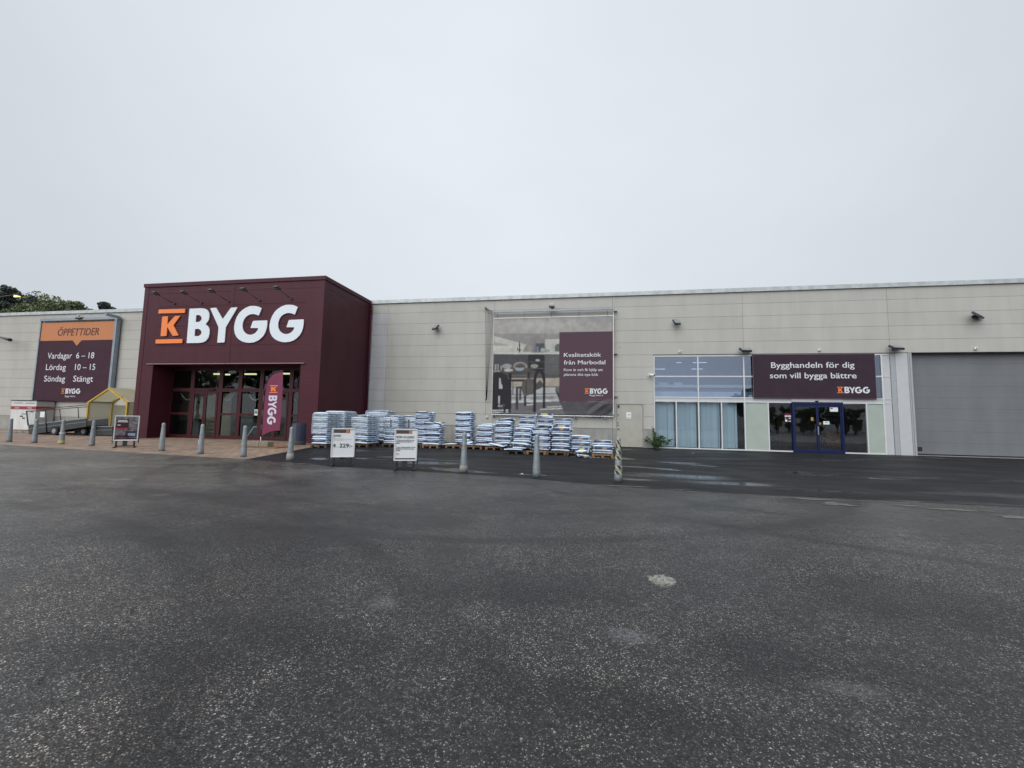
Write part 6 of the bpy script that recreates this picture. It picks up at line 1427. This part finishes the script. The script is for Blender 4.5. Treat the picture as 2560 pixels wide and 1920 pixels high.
wrapped(-12.60, -11.20, 22.4, 23.6, 17, .102, 'shrink wrapped sacks at the back by the pale pilaster', 'dark pallet under the rearmost wrapped sacks by the pilaster', 'tan')
wrapped(-11.62, -10.72, 19.42, 20.65, 14, .102, 'shrink wrapped leaning sacks behind the JORD sign', 'dark pallet under the leaning wrapped sacks', 'tan', lean=-.004)
wrapped(-10.68, -9.82, 20.9, 22.1, 14, .104, 'shrink wrapped sacks with a black strip, behind the gap between signs', 'dark pallet under the left of the two black striped stacks', 'tan', mark=True)
wrapped(-9.98, -9.14, 21.6, 22.8, 14, .104, 'shrink wrapped sacks with a black strip behind the KÖP AV JORD sign', 'dark pallet under the right of the two black striped stacks', 'dark', mark=True)
stack(-10.4, -9.5, 20.35, 3, .10, 'the low heap left of the KÖP AV JORD sign', 'dark', z0=.152)
pallet(-9.95, 20.25, 'pallet under the low heap behind the KÖP AV JORD sign', True)

# ------------------------------------------------------------------ plants
def leaf_cloud(mb_, centers, n, size, rr_, flat=0.0):
    for _ in range(n):
        c, r_ = rr_.choice(centers)
        while True:
            d = Vector((rr_.uniform(-1, 1), rr_.uniform(-1, 1), rr_.uniform(-1, 1)))
            if .05 < d.length < 1: break
        d = d.normalized()*(d.length**.45)
        p = Vector(c)+Vector((d.x*r_[0], d.y*r_[1], d.z*r_[2]))
        a_ = Vector((rr_.gauss(0, 1), rr_.gauss(0, 1), rr_.gauss(0, 1)*(1-flat))).normalized(); b_ = a_.orthogonal().normalized()
        b_ = (Matrix.Rotation(rr_.uniform(0, 6.28), 3, a_) @ b_)
        s_ = size*rr_.uniform(.6, 1.3)
        mb_.add([p-a_*s_*.5, p+b_*s_*.28, p+a_*s_*.5, p-b_*s_*.28], [(0, 1, 2, 3)])
def tree(x, y, H, kind, label, seed, w_=1.0, low=.5):
    rr_ = random.Random(seed); t_ = thing('pine_tree' if kind == 'pine' else 'broadleaf_tree', label, 'tree', (x, y, 0), 0, 'trees behind the warehouse' if y > 0 else 'trees across the car park')
    q = MB(); q.tube((0, 0, 0), (0, 0, H*.55), H*.018+.08, H*.012+.04, 8); q.tube((0, 0, H*.55), (.1, 0, H*.95), H*.012+.04, .03, 6)
    cents = []
    if kind == 'pine':
        nb = 34
        for k in range(nb):
            z = H*(.40+.58*k/nb); L_ = w_*H*.19*(1-(k/nb)**1.6*.85)*rr_.uniform(.6, 1.15); an = rr_.uniform(0, 6.28)
            e2 = (L_*math.cos(an), L_*math.sin(an), z+L_*.18); q.tube((0, 0, z), e2, .05, .015, 5)
            for f in (.55, .8, 1.0): cents.append(((e2[0]*f, e2[1]*f, z+(e2[2]-z)*f+.1), (.75*w_, .75*w_, .42)))
        cents.append(((0, 0, H*.97), (.3, .3, .6)))
        mt, n_, sz = M['leaf_dark'], (9000 if y > 0 else 4000), (.36 if y > 0 else .5)
    else:
        nb = 18
        for k in range(nb):
            z = H*rr_.uniform(low, .9); L_ = w_*H*.24*rr_.uniform(.4, 1.0)*(1.15-abs(z/H-.68)*1.6); an = rr_.uniform(0, 6.28)
            e2 = (L_*math.cos(an), L_*math.sin(an), z+L_*.35); q.tube((0, 0, z*.85), e2, .07, .02, 5); s_ = rr_.uniform(.7, 1.35)*H*.065
            cents.append((e2, (s_, s_, s_*.8)))
            cents.append(((e2[0]*.5, e2[1]*.5, z), (s_, s_, s_)))
        mt, n_, sz = M['leaf_pale' if kind == 'pale' else 'leaf_mid'], (9000 if y > 0 else 4000), (.34 if y > 0 else .5)
    q.build('trunk', M['bark'], t_, True)
    q = MB(); leaf_cloud(q, cents, n_, sz, rr_); q.build('crown', mt, t_, True)
def tpos(px, Y): p = ray(px, 760); return p.x/p.y*Y
TR = [(12, 712, 46, 'pine', 'tall dark pine at the left edge behind the warehouse roof', 1.1), (38, 757, 50, 'mid', 'olive green broadleaf tree beside the tall pine', .8), (58, 750, 44, 'pale', 'small yellowish tree below the lit street lamp', .6), (84, 741, 46, 'pine', 'dark pine with a pointed top right of the street lamp', 1.0), (102, 752, 48, 'pine', 'shorter dark pine beside the pale broadleaf tree', .9), (122, 754, 45, 'pine', 'thin dark pine touching the pale broadleaf tree', .7),
      (150, 743, 44, 'pale', 'wide pale green tree above the opening hours banner', .75), (178, 746, 46, 'mid', 'mid green tree right of the wide pale tree', .8), (212, 756, 46, 'mid', 'loose sparse tree with open twigs above the roof', .8), (263, 757, 44, 'pine', 'lone small dark pine near the maroon entrance block', .8), (-40, 722, 48, 'pine', 'dark pine beyond the left edge', 1.1), (14, 722, 50, 'mid', 'tall green tree at the left edge behind the pines', 1.2), (2, 735, 49, 'pine', 'dark pine half cut by the left edge', 1.3), (48, 755, 49, 'pine', 'low dark pine under the street lamp arm', 1.0), (135, 757, 48, 'mid', 'leafy tree left of the wide pale tree', 1.1), (228, 766, 50, 'mid', 'small low tree left of the lone pine', .9), (22, 752, 52, 'mid', 'dense dark green tree filling in below the tall pine', 1.1), (68, 764, 53, 'mid', 'low olive tree between the two pines', 1.1), (112, 766, 53, 'mid', 'low dark tree under the shorter pine', 1.1), (195, 762, 52, 'mid', 'low tree between the mid green and the sparse tree', 1.0)]
for i, (px, py, Y, kd, lab, w_) in enumerate(TR):
    p = at(px, py, Y); tree(p.x, Y, p.z, kd, lab, 20+i, w_)
# trees and a long facade across the car park, mirrored in the shop glass
mir = [(40, -41, 5, 'mid', 'bush mirrored behind the door trees'), (46, -42, 5.2, 'mid', 'bush mirrored right of the door trees'), (35, -42, 5, 'mid', 'bush mirrored left of the door trees'), (52, -41, 5, 'mid', 'bush mirrored at the right end of the shop front'), (29.5, -34, 9, 'mid', 'slim tree mirrored in the upper shop panes'), (34, -36, 4.6, 'mid', 'low tree mirrored in the blue door'), (40, -35, 4.4, 'mid', 'bushy tree mirrored in the blue door'), (46, -36, 5, 'pine', 'pine mirrored right of the blue door'), (52, -35, 4.8, 'mid', 'low tree mirrored right of the shop door'), 
 (37, -39, 4.8, 'mid', 'bush mirrored between the two door trees'), (43, -39, 4.6, 'mid', 'bush mirrored in the right door leaf'), (49, -39, 5, 'mid', 'bush mirrored in the dark pane right of the door'), (32, -39, 4.5, 'mid', 'bush mirrored in the dark pane left of the door'), (-58, -36, 14, 'mid', 'tall tree mirrored in the right entrance panes'), (-65, -34, 15, 'mid', 'broad tree mirrored in the entrance panes'), (-72, -37, 15, 'pine', 'pine mirrored in the entrance panes'), (-79, -34, 14, 'mid', 'tree mirrored in the entrance doors'), (-86, -36, 15, 'mid', 'tree mirrored in the left entrance panes'), (-94, -35, 14, 'pine', 'pine mirrored at the left end of the entrance')]
for i, (x, y, H, kd, lab) in enumerate(mir): tree(x, y, H, kd, lab, 60+i, 1.4, .12 if H < 8 else .4)
bb = thing('opposite_building', 'long flat building across the car park mirrored in the shop glass', 'building', (5, -60, 0))
q = MB(); q.box(-40, 90, -70, -60, 0, 6.6); q.build('wall', mat('pale grey facade', (.78, .79, .80), .7), bb); q = MB(); q.box(-40, 90, -60.2, -60.002, 4.6, 5.6); q.build('facade_band', mat('blue grey facade', (.42, .46, .55), .6), bb); q = MB(); q.box(-40, 90, -60.4, -60.002, 5.9, 6.8); q.build('roof_edge', M['beige'], bb)
# street lamp behind the roof
sl = thing('street_lamp', 'lit orange street lamp on a long arm behind the roof, far left', 'street lamp', (at(-30, 745, 42).x, 42, 0))
a_, b_ = at(0, 742.5, 42), at(36, 737, 42); q = MB(); q.path([(sl.location.x, 42, 0), (sl.location.x, 42, a_.z-.4), tuple(a_), tuple(b_)], .08, 8); q.build('pole', M['lamp_grey'], sl)
q = MB(); c_ = at(36, 737, 42); q.tube((c_.x-.1, 42, c_.z), (c_.x+.9, 42, c_.z-.05), .11, .16, 10); q.build('lamp_head', M['lamp_grey'], sl)
c_ = at(46, 738.5, 42); q = MB(); q.tube((c_.x-.35, 41.86, c_.z-.14), (c_.x+.55, 41.86, c_.z-.22), .14, .06, 10); q.build('bulb', M['street_lit'], sl)
# weed against the shop front
wd = thing('weed_shrub', 'green leafy weed growing at the foot of the shop window', 'plant', (4.0, 25.95, 0))
rr_ = random.Random(4); st, lf = MB(), MB()
for k in range(24):
    an = rr_.uniform(0, 6.28); H_ = rr_.uniform(.35, .95) if k > 2 else rr_.uniform(1.0, 1.35); sp_ = rr_.uniform(.1, .75) if k > 2 else .12
    tip = Vector((sp_*math.cos(an)*1.25+(.1 if k > 2 else -.1), -abs(sp_*math.sin(an))*.6, H_*(1-.3*sp_))); mid_ = tip*.5+Vector((0, 0, .08))
    st.path([(0, 0, 0), tuple(mid_), tuple(tip)], .006, 4)
    for j in range(40):
        f = rr_.uniform(.12, 1.0); p = (mid_*(f*2) if f < .5 else mid_.lerp(tip, f*2-1))
        d = Vector((rr_.gauss(0, 1), rr_.gauss(0, 1)*.7, rr_.gauss(0, .5))).normalized(); s_ = rr_.uniform(.07, .15); n_ = d.orthogonal().normalized(); n_ = Matrix.Rotation(rr_.uniform(0, 6), 3, d) @ n_
        lf.add([p, p+d*s_*.5+n_*s_*.3, p+d*s_, p+d*s_*.5-n_*s_*.3], [(0, 1, 2, 3)])
st.build('stem', M['bark'], wd, True); lf.build('foliage', M['leaf_weed'], wd, True)
# a few bits of litter
for i, (px, py, lab) in enumerate(((1732, 1134, 'tiny white litter scrap on the dark asphalt below the blinds'), (1690, 1122, 'tiny pale litter scrap by the weed'), (1304, 1186, 'tiny white litter scrap left of the puddle bollard'))):
    p = ground(px, py); q = MB(); q.add([(p.x-.04, p.y-.03, .012), (p.x+.05, p.y-.02, .02), (p.x+.03, p.y+.04, .03), (p.x-.03, p.y+.03, .014)], [(0, 1, 2, 3)]); tag(q.build('litter_scrap', M['paper']), lab, 'litter')
for i, (px, py, lab) in enumerate(((214, 1697, 'dark wet leaf on the asphalt at the lower left'), (104, 1700, 'small dark twig left of the wet leaf'), (949, 1364, 'tiny dark leaf on the asphalt in the middle distance'), (330, 1528, 'thin dark twig on the left asphalt'), (150, 1795, 'dark leaf near the lower left corner'))):
    p = ground(px, py); q = MB(); k = .5+p.y*.12; q.add([(p.x-.022*k, p.y-.006*k, .006), (p.x-.004*k, p.y-.016*k, .014), (p.x+.024*k, p.y-.004*k, .010), (p.x+.010*k, p.y+.014*k, .018), (p.x-.012*k, p.y+.012*k, .010)], [(0, 1, 2, 3, 4)]); tag(q.build('fallen_leaf', M['rubber']), lab, 'leaf')
# puddle round one bollard
m, t, b = newmat('standing water'); b.inputs['Base Color'].default_value = (.02, .022, .025, 1); b.inputs['Roughness'].default_value = .04; b.inputs['Specular IOR Level'].default_value = .6; M['water'] = m
p = ground(1335, 1188); q = MB(); pt = blot(p.x-.1, p.y, .75, .10, 8, 40, .0085); q.add(pt, [tuple(range(40))]); structure(q.build('puddle', M['water'], local=True))
